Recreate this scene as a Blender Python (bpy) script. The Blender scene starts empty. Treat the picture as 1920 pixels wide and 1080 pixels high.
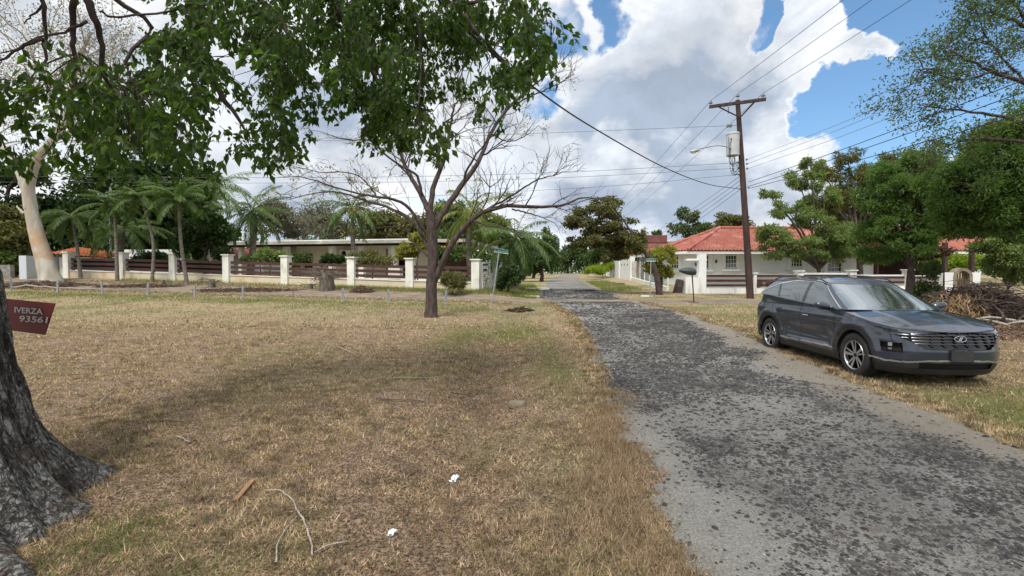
import bpy, bmesh, math, random
import numpy as np
from mathutils import Vector
R = math.radians
scn = bpy.context.scene
rng = np.random.default_rng(7)
random.seed(7)
# ------------------------------------------------------------------ camera
F = 918.0
HZ = 1.70
PITCH = math.atan(28 / F)
cam = bpy.data.cameras.new("camera")
camo = bpy.data.objects.new("camera", cam)
scn.collection.objects.link(camo)
camo.location = (0, 0, HZ)
camo.rotation_euler = (R(90) - PITCH, 0, 0)
cam.sensor_width = 36
cam.lens = 36 * F / 1920
cam.clip_start = 0.05
cam.clip_end = 5000
scn.camera = camo
scn.view_settings.view_transform = 'Standard'
scn.view_settings.look = 'None'
scn.view_settings.gamma = 1
scn.view_settings.exposure = 0.40
# ------------------------------------------------------------------ sun + sky
SUN_DIR = Vector((-0.18, -0.46, 0.87)).normalized()      # towards the sun
sl = bpy.data.lights.new("sun", 'SUN')
sl.energy = 3.0
sl.angle = R(14)
sl.color = (1, 0.95, 0.86)
so = bpy.data.objects.new("sun", sl)
scn.collection.objects.link(so)
so.rotation_euler = SUN_DIR.to_track_quat('Z', 'Y').to_euler()

def P(px, py, Y):
    """photo pixel (1920 wide) at world depth Y"""
    x = (px - 960) / F; y = (540 - py) / F
    c, s = math.cos(PITCH), math.sin(PITCH)
    dy = c + y * s; dz = -s + y * c
    t = Y / dy
    return np.array([x * t, Y, HZ + dz * t])

wld = bpy.data.worlds.new("World"); scn.world = wld; wld.use_nodes = True
nt = wld.node_tree; nt.nodes.clear()
def N(nt, typ, ins=None, **kw):
    n = nt.nodes.new(typ)
    for k, v in kw.items(): setattr(n, k, v)
    for k, v in (ins or {}).items():
        if isinstance(v, bpy.types.NodeSocket): nt.links.new(v, n.inputs[k])
        else: n.inputs[k].default_value = v
    return n
def M(nt, op, a, b=None, c=None, clamp=False):
    n = nt.nodes.new('ShaderNodeMath'); n.operation = op; n.use_clamp = clamp
    for i, v in enumerate((a, b, c)):
        if v is None: continue
        if isinstance(v, bpy.types.NodeSocket): nt.links.new(v, n.inputs[i])
        else: n.inputs[i].default_value = v
    return n.outputs[0]
def VM(nt, op, a, b=None, scale=None):
    n = nt.nodes.new('ShaderNodeVectorMath'); n.operation = op
    for i, v in enumerate((a, b)):
        if v is None: continue
        if isinstance(v, bpy.types.NodeSocket): nt.links.new(v, n.inputs[i])
        else: n.inputs[i].default_value = v
    if scale is not None: n.inputs['Scale'].default_value = scale
    return n
def MR(nt, v, a, b, c=0.0, d=1.0, smooth=True):
    n = nt.nodes.new('ShaderNodeMapRange'); n.interpolation_type = 'SMOOTHSTEP' if smooth else 'LINEAR'
    if isinstance(v, bpy.types.NodeSocket): nt.links.new(v, n.inputs[0])
    for i, x in zip((1, 2, 3, 4), (a, b, c, d)): n.inputs[i].default_value = x
    return n.outputs[0]
def MIX(nt, f, a, b, typ='MIX'):
    n = nt.nodes.new('ShaderNodeMix'); n.data_type = 'RGBA'; n.blend_type = typ
    for i, v in zip((0, 6, 7), (f, a, b)):
        if isinstance(v, bpy.types.NodeSocket): nt.links.new(v, n.inputs[i])
        else:
            if i and len(v) == 3: v = (*v, 1)
            n.inputs[i].default_value = v
    return n.outputs[2]
sky = N(nt, 'ShaderNodeTexSky', sky_type='NISHITA', sun_disc=False)
sky.sun_elevation = math.asin(SUN_DIR.z); sky.sun_rotation = math.atan2(SUN_DIR.x, SUN_DIR.y)
sky.air_density = 1.0; sky.dust_density = 0.6
tc = N(nt, 'ShaderNodeTexCoord')
dirv = tc.outputs['Generated']
sp = N(nt, 'ShaderNodeSeparateXYZ', {0: dirv})
zz = M(nt, 'MAXIMUM', M(nt, 'ADD', sp.outputs[2], 0.22), 0.06)
pv = N(nt, 'ShaderNodeCombineXYZ', {0: M(nt, 'DIVIDE', sp.outputs[0], zz), 1: M(nt, 'DIVIDE', sp.outputs[1], zz), 2: 0.7})
n1 = N(nt, 'ShaderNodeTexNoise', {'Vector': pv.outputs[0], 'Scale': 1.15, 'Detail': 9, 'Roughness': 0.52, 'Distortion': 0.15})
n2 = N(nt, 'ShaderNodeTexNoise', {'Vector': VM(nt, 'ADD', pv.outputs[0], (0.13, 0.22, 3.1)).outputs[0], 'Scale': 1.5, 'Detail': 7, 'Roughness': 0.55})
n3 = N(nt, 'ShaderNodeTexNoise', {'Vector': VM(nt, 'MULTIPLY', dirv, (1, 1, 1.7)).outputs[0], 'Scale': 4.2, 'Detail': 8, 'Roughness': 0.58, 'Distortion': .4})
nd = N(nt, 'ShaderNodeTexNoise', {'Vector': dirv, 'Scale': 7.0, 'Detail': 9, 'Roughness': 0.55})
wob = VM(nt, 'SCALE', VM(nt, 'SUBTRACT', nd.outputs[1], (0.5, 0.5, 0.5)).outputs[0], scale=0.36)
dd = VM(nt, 'NORMALIZE', VM(nt, 'ADD', dirv, wob.outputs[0]).outputs[0]).outputs[0]
def blobs(lst):
    tot = None
    for (px, py, r, w) in lst:
        d = Vector(P(px, py, 1.0) - np.array([0, 0, HZ])).normalized()
        dist = VM(nt, 'DISTANCE', dd, tuple(d)).outputs['Value']
        v = MR(nt, dist, r / F * 1.25, r / F * 0.35, 0, w)
        tot = v if tot is None else M(nt, 'ADD', tot, v)
    return tot
holes = blobs([(1085, 25, 75, 1.0), (1150, 5, 45, 0.8), (1440, 8, 62, 1.7), (1800, 20, 150, 1.2), (1690, 25, 60, 1.1), (1780, 190, 110, 1.2), (1560, 190, 58, 1.1), (1645, 225, 88, 1.2),
               (1900, 80, 200, 1.2), (1045, 130, 55, .7), (970, 110, 70, .7), (1460, 45, 26, .8), (700, 20, 120, .5), (1740, 300, 70, .7)])
puffs = blobs([(1085, 5, 30, 0.8), (1570, 100, 80, 1.0), (1640, 125, 60, 1.1), (1490, 110, 70, 1.0), (1500, 285, 60, 1.0), (1690, 245, 48, .9), (1640, 262, 36, .7), (1540, 60, 50, .9), (1685, 110, 46, 1.3), (1610, 75, 50, 1.0), (1400, 120, 120, 1.0), (1150, 130, 110, 1.0), (1380, 260, 120, 1)])
greys = blobs([(1240, 120, 140, 0.75), (1350, 90, 120, .5), (1300, 330, 190, .9), (1120, 340, 170, .7), (1500, 130, 110, .45), (560, 300, 250, .55), (400, 250, 200, .5), (1180, 60, 60, .3), (1620, 150, 60, .25), (1000, 340, 140, .5)])
dens = M(nt, 'ADD', M(nt, 'SUBTRACT', M(nt, 'ADD', n1.outputs[0], 0.12), M(nt, 'MULTIPLY', holes, 0.40)), M(nt, 'MULTIPLY', puffs, 0.30))
wis = N(nt, 'ShaderNodeTexNoise', {'Vector': dirv, 'Scale': 16.0, 'Detail': 8, 'Roughness': .62}).outputs[0]
dens = M(nt, 'ADD', dens, M(nt, 'MULTIPLY', M(nt, 'SUBTRACT', wis, .5), .22))
mask = MR(nt, dens, 0.27, 0.58)
shade = M(nt, 'ADD', MR(nt, n3.outputs[0], 0.36, 0.62, 0.0, 0.8), M(nt, 'MULTIPLY', greys, 0.62))
shade = M(nt, 'SUBTRACT', shade, MR(nt, n2.outputs[0], .45, .65, .25, 0), clamp=True)
shade = M(nt, 'MULTIPLY', shade, MR(nt, dens, 0.46, 0.66))
fluff = MR(nt, nd.outputs[0], 0.35, 0.65, 0.86, 1.08)
ccol = MIX(nt, shade, (8.9, 9.1, 9.35), (4.0, 4.75, 5.9))
ccol = VM(nt, 'MULTIPLY', ccol, None)
nt.links.new(fluff, ccol.inputs[1])
skyc = VM(nt, 'ADD', VM(nt, 'MULTIPLY', sky.outputs[0], (1.05, 1.3, 1.45)).outputs[0], (.15, .35, .5)).outputs[0]
fin = MIX(nt, mask, skyc, ccol.outputs[0])
bg = N(nt, 'ShaderNodeBackground', {'Color': fin, 'Strength': 0.088})
N(nt, 'ShaderNodeOutputWorld', {0: bg.outputs[0]})

# ------------------------------------------------------------------ terrain
GY = np.array([-50, 8, 15, 22, 28, 35, 45, 60, 100, 200, 400, 3000.])
GZ = np.array([0, 0, .10, .24, .42, .60, .82, 1.0, 1.32, 1.6, 1.66, 1.66])
def ss(x, a, b):
    t = np.clip((x - a) / (b - a), 0, 1); return t * t * (3 - 2 * t)
def T(x, y):
    x = np.asarray(x, float); y = np.asarray(y, float)
    z = 0
    for o in (-2, -1, 0, 1, 2): z = z + np.interp(y + o * .8, GY, GZ) / 5
    L = np.clip((-x - 3) / 26, 0, 1)
    u = y - (22 - .23 * (x + 3))
    wl = 1 - ss(x, -1.5, 1.2)
    lift = (.02 + .22 * L) * ss(u, -8, 0) + ss(u, 0.3, 6) * (.24 + .30 * L)
    z = z + wl * lift * (1 - ss(y, 60, 140))
    z = z + .22 * ss(x, 8, 11) * ss(y, 33, 44) - .10 * ss(x, 9, 13) * ss(y, 24, 30) * (1 - ss(y, 30, 36))
    # shallow swale beside the road
    xc = np.interp(y, [0, 3, 7, 12, 16, 21], [-.5, -.5, -.42, -.25, 0, .1])
    z = z - .21 * np.exp(-((x - xc) / .55) ** 2) * ss(y, 1, 5) * (1 - ss(y, 17.5, 20))
    z = z + .035 * np.sin(x * .9 + 1.3) * np.sin(y * .7) * ss(np.abs(x - 3.2), 2.5, 6) * (1 - ss(y, 16, 26)) * (1 - ss(x, 3, 5))
    return z
def G(px, Y, off=0.0):
    x = (px - 960) / F * Y
    return np.array([x, Y, float(T(x, Y)) + off])
# ------------------------------------------------------------------ objects, tags
ORG = {}
def link(o): scn.collection.objects.link(o)
def tag(o, label=None, cat=None, group=None, kind=None):
    if label: o['label'] = label
    if cat: o['category'] = cat
    if group: o['group'] = group
    if kind: o['kind'] = kind
    return o
def thing(name, label, cat, loc=(0, 0, 0), group=None, rz=0):
    o = bpy.data.objects.new(name, None); link(o)
    o.location = [float(v) for v in loc]; o.rotation_euler = (0, 0, rz); o.empty_display_size = .2
    ORG[o.name] = np.array([float(v) for v in loc])
    return tag(o, label, cat, group)
class MB:
    def __init__(s): s.V = []; s.Fc = []; s.n = 0
    def raw(s, V, Fa, m=0):
        V = np.asarray(V, float).reshape(-1, 3); Fa = np.asarray(Fa, int)
        s.V.append(V); s.Fc.append((Fa + s.n, m)); s.n += len(V); return s
    def grid(s, Pg, m=0, closeu=False, closev=False):
        Pg = np.asarray(Pg, float); a, b = Pg.shape[:2]
        I = np.arange(a * b).reshape(a, b)
        if closeu: I = np.vstack([I, I[:1]])
        if closev: I = np.hstack([I, I[:, :1]])
        f = np.stack([I[:-1, :-1], I[1:, :-1], I[1:, 1:], I[:-1, 1:]], -1).reshape(-1, 4)
        return s.raw(Pg.reshape(-1, 3), f, m)
    def box(s, c, size, rz=0, m=0, taper=1.0):
        sx, sy, sz = [v / 2 for v in size]
        V = np.array([[i * sx * (taper if k > 0 else 1), j * sy * (taper if k > 0 else 1), k * sz] for k in (-1, 1) for j in (-1, 1) for i in (-1, 1)])
        cz, sn = math.cos(rz), math.sin(rz)
        V = np.stack([V[:, 0] * cz - V[:, 1] * sn, V[:, 0] * sn + V[:, 1] * cz, V[:, 2]], 1) + np.asarray(c, float)
        return s.raw(V, [[0, 2, 3, 1], [4, 5, 7, 6], [0, 1, 5, 4], [2, 6, 7, 3], [0, 4, 6, 2], [1, 3, 7, 5]], m)
    def beam(s, p, q, w, h, m=0):
        p = np.asarray(p, float); q = np.asarray(q, float); d = q - p; d /= np.linalg.norm(d)
        up = np.array([0, 0, 1.]) if abs(d[2]) < .9 else np.array([0, 1., 0])
        a = np.cross(d, up); a /= np.linalg.norm(a); b = np.cross(a, d)
        V = [e + a * i * w / 2 + b * k * h / 2 for e in (p, q) for k in (-1, 1) for i in (-1, 1)]
        return s.raw(V, [[0, 1, 3, 2], [4, 6, 7, 5], [0, 4, 5, 1], [2, 3, 7, 6], [0, 2, 6, 4], [1, 5, 7, 3]], m)
    def tube(s, path, rad, n=8, m=0, cap=True):
        p = np.asarray(path, float); k = len(p)
        rad = np.broadcast_to(np.asarray(rad, float), (k,)) if np.ndim(rad) == 0 or len(np.atleast_1d(rad)) == k else np.interp(np.linspace(0, 1, k), np.linspace(0, 1, len(rad)), rad)
        t = np.gradient(p, axis=0); t /= np.linalg.norm(t, axis=1)[:, None] + 1e-12
        ref = np.array([0, 0, 1.]) if abs(t[0][2]) < .9 else np.array([1., 0, 0])
        a = np.cross(t, ref); a /= np.linalg.norm(a, axis=1)[:, None] + 1e-9; b = np.cross(t, a)
        th = np.linspace(0, 2 * math.pi, n, endpoint=False)
        Pg = p[:, None] + rad[:, None, None] * (a[:, None] * np.cos(th)[None, :, None] + b[:, None] * np.sin(th)[None, :, None])
        s.grid(Pg, m, closev=True)
        if cap and n > 3:
            for e in (0, -1):
                V = Pg[e]; c = V.mean(0)
                idx = np.arange(n)
                s.raw(np.vstack([V, c]), np.stack([idx, (idx + 1) % n, np.full(n, n)], 1), m)
        return s
    def lathe(s, prof, c=(0, 0, 0), n=16, m=0, axis='z'):
        th = np.linspace(0, 2 * math.pi, n, endpoint=False)
        pr = np.asarray(prof, float)
        A = pr[:, 0][:, None] * np.cos(th); B = pr[:, 0][:, None] * np.sin(th); Cc = np.repeat(pr[:, 1][:, None], n, 1)
        if axis == 'z': Pg = np.stack([A, B, Cc], -1)
        elif axis == 'x': Pg = np.stack([Cc, A, B], -1)
        else: Pg = np.stack([A, Cc, B], -1)
        return s.grid(Pg + np.asarray(c, float), m, closev=True)
    def build(s, name, mats, parent=None, local=False, smooth=False):
        me = bpy.data.meshes.new(name)
        if not isinstance(mats, (list, tuple)): mats = [mats]
        for mm in mats: me.materials.append(mm)
        V = np.vstack(s.V)
        if parent is not None and not local: V = V - ORG[parent.name]
        me.vertices.add(len(V)); me.vertices.foreach_set('co', V.astype(np.float32).ravel())
        loops = []; starts = []; mi = []; pos = 0
        for Fa, m in s.Fc:
            k = Fa.shape[1]
            loops.append(Fa.ravel()); starts.append(pos + np.arange(len(Fa)) * k); pos += Fa.size
            mi.append(np.full(len(Fa), m) if np.ndim(m) == 0 else m)
        loops = np.concatenate(loops); starts = np.concatenate(starts); mi = np.concatenate(mi)
        me.loops.add(len(loops)); me.loops.foreach_set('vertex_index', loops.astype(np.int32))
        me.polygons.add(len(starts)); me.polygons.foreach_set('loop_start', starts.astype(np.int32))
        me.polygons.foreach_set('material_index', mi.astype(np.int32))
        me.polygons.foreach_set('use_smooth', np.full(len(starts), bool(smooth)))
        me.update(calc_edges=True); me.validate()
        o = bpy.data.objects.new(name, me); link(o)
        ORG[o.name] = np.zeros(3)
        if parent is not None:
            o.parent = parent
            ORG[o.name] = ORG[parent.name].copy()
        return o
def copy_tree(o, loc=None, rz=None, label=None, parent=None, scale=None):
    c = o.copy(); link(c); c.parent = parent
    if loc is not None: c.location = [float(v) for v in loc]
    if rz is not None: c.rotation_euler[2] = rz
    if scale is not None: c.scale = (scale,) * 3
    if label: c['label'] = label
    for ch in o.children: copy_tree(ch, parent=c)
    return c
# ------------------------------------------------------------------ materials
def new_mat(name):
    m = bpy.data.materials.new(name); m.use_nodes = True
    nt = m.node_tree; nt.nodes.clear()
    return m, nt
def finish(nt, shader, bump=None):
    N(nt, 'ShaderNodeOutputMaterial', {0: shader})
def pmat(name, c1, c2=None, scale=4.0, rough=.8, bump=.0, bscale=30., stretch=(1, 1, 1), metallic=0., spec=.4, coat=0., c3=None, detail=6, lo=.35, hi=.65, s3=1.0, t3=(.55, .7), bdist=.02):
    m, nt = new_mat(name)
    tc = N(nt, 'ShaderNodeTexCoord'); vec = VM(nt, 'MULTIPLY', tc.outputs['Object'], stretch).outputs[0]
    col = (*c1, 1)
    if c2 is not None:
        n = N(nt, 'ShaderNodeTexNoise', {'Vector': vec, 'Scale': scale, 'Detail': detail, 'Roughness': .6})
        col = MIX(nt, MR(nt, n.outputs[0], lo, hi), c1, c2)
    if c3 is not None:
        n3 = N(nt, 'ShaderNodeTexNoise', {'Vector': vec, 'Scale': s3, 'Detail': 5, 'Roughness': .6})
        col = MIX(nt, MR(nt, n3.outputs[0], *t3), col, c3)
    b = N(nt, 'ShaderNodeBsdfPrincipled', {'Base Color': col, 'Roughness': rough, 'Metallic': metallic, 'Specular IOR Level': spec, 'Coat Weight': coat})
    if bump:
        nb = N(nt, 'ShaderNodeTexNoise', {'Vector': vec, 'Scale': bscale, 'Detail': 5, 'Roughness': .6})
        bb = N(nt, 'ShaderNodeBump', {'Height': nb.outputs[0], 'Strength': bump, 'Distance': bdist})
        nt.links.new(bb.outputs[0], b.inputs['Normal'])
    finish(nt, b.outputs[0]); return m
def leafmat(name, cols, trans=.35, rough=.55, spec=.3, nscale=.5, patch=0.0, pscale=5.0):
    """cols: list of colours picked per leaf"""
    m, nt = new_mat(name)
    g = N(nt, 'ShaderNodeNewGeometry')
    tc = N(nt, 'ShaderNodeTexCoord')
    n = N(nt, 'ShaderNodeTexNoise', {'Vector': tc.outputs['Object'], 'Scale': nscale, 'Detail': 3})
    f = M(nt, 'ADD', M(nt, 'MULTIPLY', g.outputs['Random Per Island'], .6), MR(nt, n.outputs[0], .3, .7, 0, .4))
    r = N(nt, 'ShaderNodeValToRGB', {0: f})
    el = r.color_ramp.elements
    while len(el) < len(cols): el.new(.5)
    for i, c in enumerate(cols): el[i].position = i / (len(cols) - 1); el[i].color = (*c, 1)
    base = r.outputs[0]
    if patch:
        pn = N(nt, 'ShaderNodeTexNoise', {'Vector': tc.outputs['Object'], 'Scale': pscale, 'Detail': 6, 'Roughness': .65})
        base = VM(nt, 'SCALE', base); pm = MR(nt, pn.outputs[0], .38, .62, 1 - patch, 1 + patch * .6); nt.links.new(pm, base.inputs['Scale']); base = base.outputs[0]
    d = N(nt, 'ShaderNodeBsdfPrincipled', {'Base Color': base, 'Roughness': rough, 'Specular IOR Level': spec})
    tcol = MIX(nt, 1.0, base, (1.5, 1.7, .7), 'MULTIPLY')
    t = N(nt, 'ShaderNodeBsdfTranslucent', {'Color': tcol})
    mx = N(nt, 'ShaderNodeMixShader', {0: trans, 1: d.outputs[0], 2: t.outputs[0]})
    finish(nt, mx.outputs[0]); return m
m_white = pmat('white_paint', (.82, .82, .76), (.70, .69, .62), scale=1.2, rough=.8, bump=.15, bscale=25, c3=(.46, .41, .32), s3=1.6, t3=(.54, .78))
m_whitew = pmat('wall_white', (.84, .86, .87), (.76, .78, .79), scale=.6, rough=.85, bump=.1, bscale=12)
m_stain = pmat('stained_white', (.82, .82, .81), (.40, .38, .35), scale=3, stretch=(1, 1, .22), rough=.9, bump=.2, lo=.48, hi=.8)
m_cream = pmat('cream_wall', (.62, .57, .44), (.55, .5, .38), scale=.8, rough=.9, bump=.1)
m_ochre = pmat('plinth_cream', (.62, .54, .40), (.5, .34, .2), scale=1.3, rough=.9, bump=.1, lo=.5, hi=.75)
m_brownrail = pmat('brown_wood', (.085, .035, .028), (.05, .022, .018), scale=8, stretch=(.2, 1, 3), rough=.6, bump=.2)
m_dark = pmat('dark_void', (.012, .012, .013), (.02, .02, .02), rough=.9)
m_bark = pmat('bark_brown', (.042, .029, .026), (.095, .072, .064), scale=14, stretch=(1, 1, .25), rough=.9, bump=.7, bscale=26, bdist=.03)
m_barkg = pmat('bark_grey', (.20, .18, .15), (.10, .085, .07), scale=9, stretch=(1, 1, .4), rough=.9, bump=.5, bscale=20)
m_palmt = pmat('palm_trunk_bark', (.22, .20, .17), (.11, .095, .08), scale=3, stretch=(1, 1, 5), rough=.9, bump=.5, bscale=10)
m_twig = pmat('dead_twig', (.20, .16, .13), (.10, .075, .06), scale=9, rough=.9, bump=.3)
m_twigp = pmat('pale_stick', (.42, .38, .33), (.22, .19, .16), scale=20, stretch=(1, 1, 1), rough=.9, bump=.4)
m_pole = pmat('creosote_pole', (.075, .042, .036), (.035, .022, .02), scale=6, stretch=(1, 1, .15), rough=.8, bump=.4)
m_galv = pmat('galvanised', (.42, .44, .46), (.3, .32, .34), scale=10, rough=.5, metallic=.4)
m_wire = pmat('black_wire', (.02, .02, .022), rough=.6)
m_wireg = pmat('grey_wire', (.14, .14, .15), rough=.5)
m_conc = pmat('marker_concrete', (.34, .36, .38), (.22, .23, .25), scale=12, rough=.9, bump=.3)
m_rust = pmat('rusty_post', (.16, .09, .06), (.25, .2, .15), scale=12, rough=.9)
m_green = pmat('sign_green', (.0, .17, .13), (.0, .14, .11), scale=5, rough=.5)
m_signw = pmat('sign_white', (.7, .75, .74), rough=.6)
m_glassd = pmat('window_glass', (.03, .04, .05), rough=.08, spec=.8)
# ------------------------------------------------------------------ ground
_r = np.random.default_rng(5)
_FB = [(_r.uniform(0, 6.28), f * _r.uniform(.7, 1.3), _r.uniform(0, 6.28), 1 / f ** .5) for f in (.8, 1, 1.4, 2, 2.6, 3.5, 5, 7, 9, 12, 16) for _ in (0, 1, 2)]
def fbm2(x, y):
    o = 0
    for (a, f, p, w) in _FB: o = o + w * np.sin((x * math.cos(a) + y * math.sin(a)) * f + p)
    return o / 2.4
def steps(segs):
    out = []
    for a, b, d in segs: out.append(np.arange(a, b - 1e-6, d))
    out.append([segs[-1][1]]); return np.concatenate(out)
gx = steps([(-1500, -300, 200), (-300, -90, 30), (-90, -45, 5), (-45, -12, 1), (-12, -3, .3), (-3, 3, .12), (3, 12, .3), (12, 45, 1), (45, 90, 5), (90, 300, 30), (300, 1500, 200)])
gy = steps([(-300, -30, 45), (-30, -4, 2), (-4, 22, .22), (22, 36, .4), (36, 70, 1), (70, 140, 5), (140, 400, 30), (400, 2800, 300)])
X, Y = np.meshgrid(gx, gy, indexing='ij')
m, nt = new_mat('dry_lawn')
tcn = N(nt, 'ShaderNodeTexCoord'); ov = tcn.outputs['Object']
def nz(s, d=6, r=.6, v=None): return N(nt, 'ShaderNodeTexNoise', {'Vector': v or ov, 'Scale': s, 'Detail': d, 'Roughness': r}).outputs[0]
sx = N(nt, 'ShaderNodeSeparateXYZ', {0: ov})
fine = nz(38, 8, .75); mid = nz(5, 6); big = nz(.55, 5)
c = MIX(nt, MR(nt, fine, .40, .60), (.09, .058, .043), (.56, .40, .29))
c = MIX(nt, MR(nt, mid, .45, .62, 0, .65), c, (.14, .108, .07))
c = MIX(nt, MR(nt, nz(2.1, 6, .65), .54, .68, 0, .35), c, (.10, .105, .05))
c = MIX(nt, MR(nt, nz(9, 7, .7), .56, .68, 0, .8), c, (.05, .038, .028))
far = MR(nt, sx.outputs[1], 11, 20)
c = MIX(nt, M(nt, 'MULTIPLY', far, .65), c, MIX(nt, MR(nt, mid, .35, .65), (.30, .245, .14), (.44, .37, .23)))
gmask = M(nt, 'MULTIPLY', MR(nt, nz(.35, 4), .46, .62), M(nt, 'ADD', MR(nt, sx.outputs[1], 17, 21, .35, .75), 0))
c = MIX(nt, gmask, c, (.15, .175, .065))
right = M(nt, 'MULTIPLY', MR(nt, sx.outputs[0], 4.9, 6.2), MR(nt, sx.outputs[1], 9, 5.5))
c = MIX(nt, M(nt, 'MULTIPLY', right, .6), c, (.12, .155, .055))
c = MIX(nt, MR(nt, big, .52, .68, 0, .6), c, (.17, .10, .065))
bb = N(nt, 'ShaderNodeBump', {'Height': M(nt, 'ADD', fine, M(nt, 'MULTIPLY', mid, .6)), 'Strength': .9, 'Distance': .05})
b = N(nt, 'ShaderNodeBsdfPrincipled', {'Base Color': c, 'Roughness': .95, 'Specular IOR Level': .1, 'Normal': bb.outputs[0]})
finish(nt, b.outputs[0]); m_lawn = m
g = MB().grid(np.stack([X, Y, T(X, Y)], -1)).build('ground', m_lawn, smooth=True)
tag(g, kind='structure')
# ------------------------------------------------------------------ road
RY = [-6, 2.75, 3.5, 4.76, 6.3, 9.3, 13.2, 18.3, 22.5, 26.7, 32, 49, 80, 112]
RLx = [1.0, 1.02, 1.02, 1.19, 1.3, 1.62, 2.0, 2.2, 1.9, 1.45, 2.0, 3.5, 7.5, 11.5]
RRx = [4.9, 4.9, 4.92, 4.97, 5.2, 5.6, 6.25, 6.6, 6.2, 6.1, 5.95, 7.2, 10.8, 14]
def RLf(y): return np.interp(y, RY, RLx)
def RRf(y): return np.interp(y, RY, RRx)
ry = steps([(-6, 8, .12), (8, 28, .2), (28, 60, .5), (60, 112, 2)])
lat = np.linspace(0, 1, 61)
def wig(y, s): return .05 * np.sin(y * 17 + s) + .04 * np.sin(y * 29 + s) + .10 * np.sin(y * 1.7 + s) + .07 * np.sin(y * 4.3 + 2 * s) + .05 * np.sin(y * 9.1 + s * 3)
A = RLf(ry) + wig(ry, 1.); B = RRf(ry) + wig(ry, 4.)
XX = A[:, None] + (B - A)[:, None] * lat; YY = np.repeat(ry[:, None], 61, 1)
edge = np.minimum(lat, 1 - lat)
ZZ = T(XX, YY) + .018 * ss(edge, 0, .04)[None] + .01 - .012 * (edge == 0)[None] + rng.normal(0, .002, XX.shape)
mb = MB().grid(np.stack([XX, YY, ZZ], -1))
def darkf(x, y):
    u = (x - RLf(y)) / (RRf(y) - RLf(y))
    lo = np.interp(y, [0, 3, 5, 8, 11, 30], [.10, .11, .08, .0, -.06, -.06])
    hi = np.interp(y, [0, 5, 9, 14, 22, 60], [.97, .86, .80, .82, .9, .97])
    u = u + .035 * fbm2(x * 1.5, y * 1.5)
    d = ss(u, lo - .04, lo + .10) * (1 - ss(u, hi - .10, hi + .04))
    d = d * np.clip(.80 + .30 * fbm2(x, y * .8), 0, 1)
    return d * (1 - ss(y, 46, 56))
m, nt = new_mat('broken_asphalt')
tcn = N(nt, 'ShaderNodeTexCoord'); ov = tcn.outputs['Object']
at = N(nt, 'ShaderNodeAttribute', attribute_name='dark'); dk = at.outputs['Fac']
rt = N(nt, 'ShaderNodeAttribute', attribute_name='tan'); tn = rt.outputs['Fac']
vor = N(nt, 'ShaderNodeTexVoronoi', {'Vector': ov, 'Scale': 48.0, 'Randomness': 1.0})
f1 = nz(60, 6, .7); f2 = nz(14, 7, .7); f3 = nz(1.3, 6, .6)
chunk = MR(nt, M(nt, 'ADD', M(nt, 'MULTIPLY', vor.outputs['Distance'], .9), M(nt, 'MULTIPLY', f2, .9)), .48, .72, 1, 0)
dust = MIX(nt, MR(nt, f1, .3, .7), (.16, .155, .145), (.33, .322, .305))
dust = MIX(nt, tn, dust, MIX(nt, MR(nt, f1, .3, .7), (.17, .15, .125), (.27, .245, .205)))
dark = MIX(nt, MR(nt, f1, .35, .68), (.03, .03, .034), (.13, .127, .127))
fac = M(nt, 'MULTIPLY', dk, M(nt, 'ADD', M(nt, 'MULTIPLY', chunk, .85), MR(nt, f3, .3, .6, .05, .55)), clamp=True)
c = MIX(nt, fac, dust, dark)
c = MIX(nt, M(nt, 'MULTIPLY', MR(nt, nz(3.1, 5), .60, .70), .5), c, (.11, .075, .06))
bb = N(nt, 'ShaderNodeBump', {'Height': M(nt, 'ADD', M(nt, 'MULTIPLY', fac, .5), M(nt, 'ADD', f1, f2)), 'Strength': .8, 'Distance': .03})
b = N(nt, 'ShaderNodeBsdfPrincipled', {'Base Color': c, 'Roughness': .9, 'Specular IOR Level': .2, 'Normal': bb.outputs[0]})
finish(nt, b.outputs[0]); m_road = m
road = mb.build('road', m_road, smooth=True); tag(road, kind='structure')
a1 = road.data.attributes.new('dark', 'FLOAT', 'POINT'); a1.data.foreach_set('value', darkf(XX, YY).astype(np.float32).ravel())
tanv = ss((XX - RLf(YY)) / (RRf(YY) - RLf(YY)), .66, .84) * np.interp(YY, [2, 5, 60], [.4, 1, 1]) + ss(YY, 46, 56)
a2 = road.data.attributes.new('tan', 'FLOAT', 'POINT'); a2.data.foreach_set('value', np.clip(tanv, 0, 1).astype(np.float32).ravel())
# ------------------------------------------------------------------ dirt cross track
cx = steps([(-60, -14, 1), (-14, 9, .25), (9, 60, 1)])
def CY(x): return np.where(x < 0, 24.7 - .225 * (x + 2), 24.25 - .02 * x)
half = np.interp(cx, [-60, -4, 0, 2, 6, 9, 60], [1.7, 1.6, 1.0, .55, .6, 1.3, 1.6]) 
lt = np.linspace(-1, 1, 25)
CX = np.repeat(cx[:, None], 25, 1)
CYY = CY(cx)[:, None] + (half * (1 + 0) + .12 * np.sin(cx * 2.3) + .1 * np.sin(cx * 5.1))[:, None] * lt
lift = np.interp(cx, [-3, 0.5, 1.5, 6.2, 7.5, 9], [.012, .014, .045, .045, .014, .012])
CZ = T(CX, CYY) + lift[:, None] * (1 - .9 * (np.abs(lt) == 1))[None]
m_track = pmat('dirt_track', (.27, .215, .155), (.15, .125, .095), scale=2.2, rough=.95, bump=.7, bscale=30, c3=(.10, .09, .085), s3=.9, t3=(.52, .64), stretch=(.5, 1.6, 1))
ct = MB().grid(np.stack([CX, CYY, CZ], -1)).build('dirt_track', m_track, smooth=True); tag(ct, kind='structure')
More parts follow.
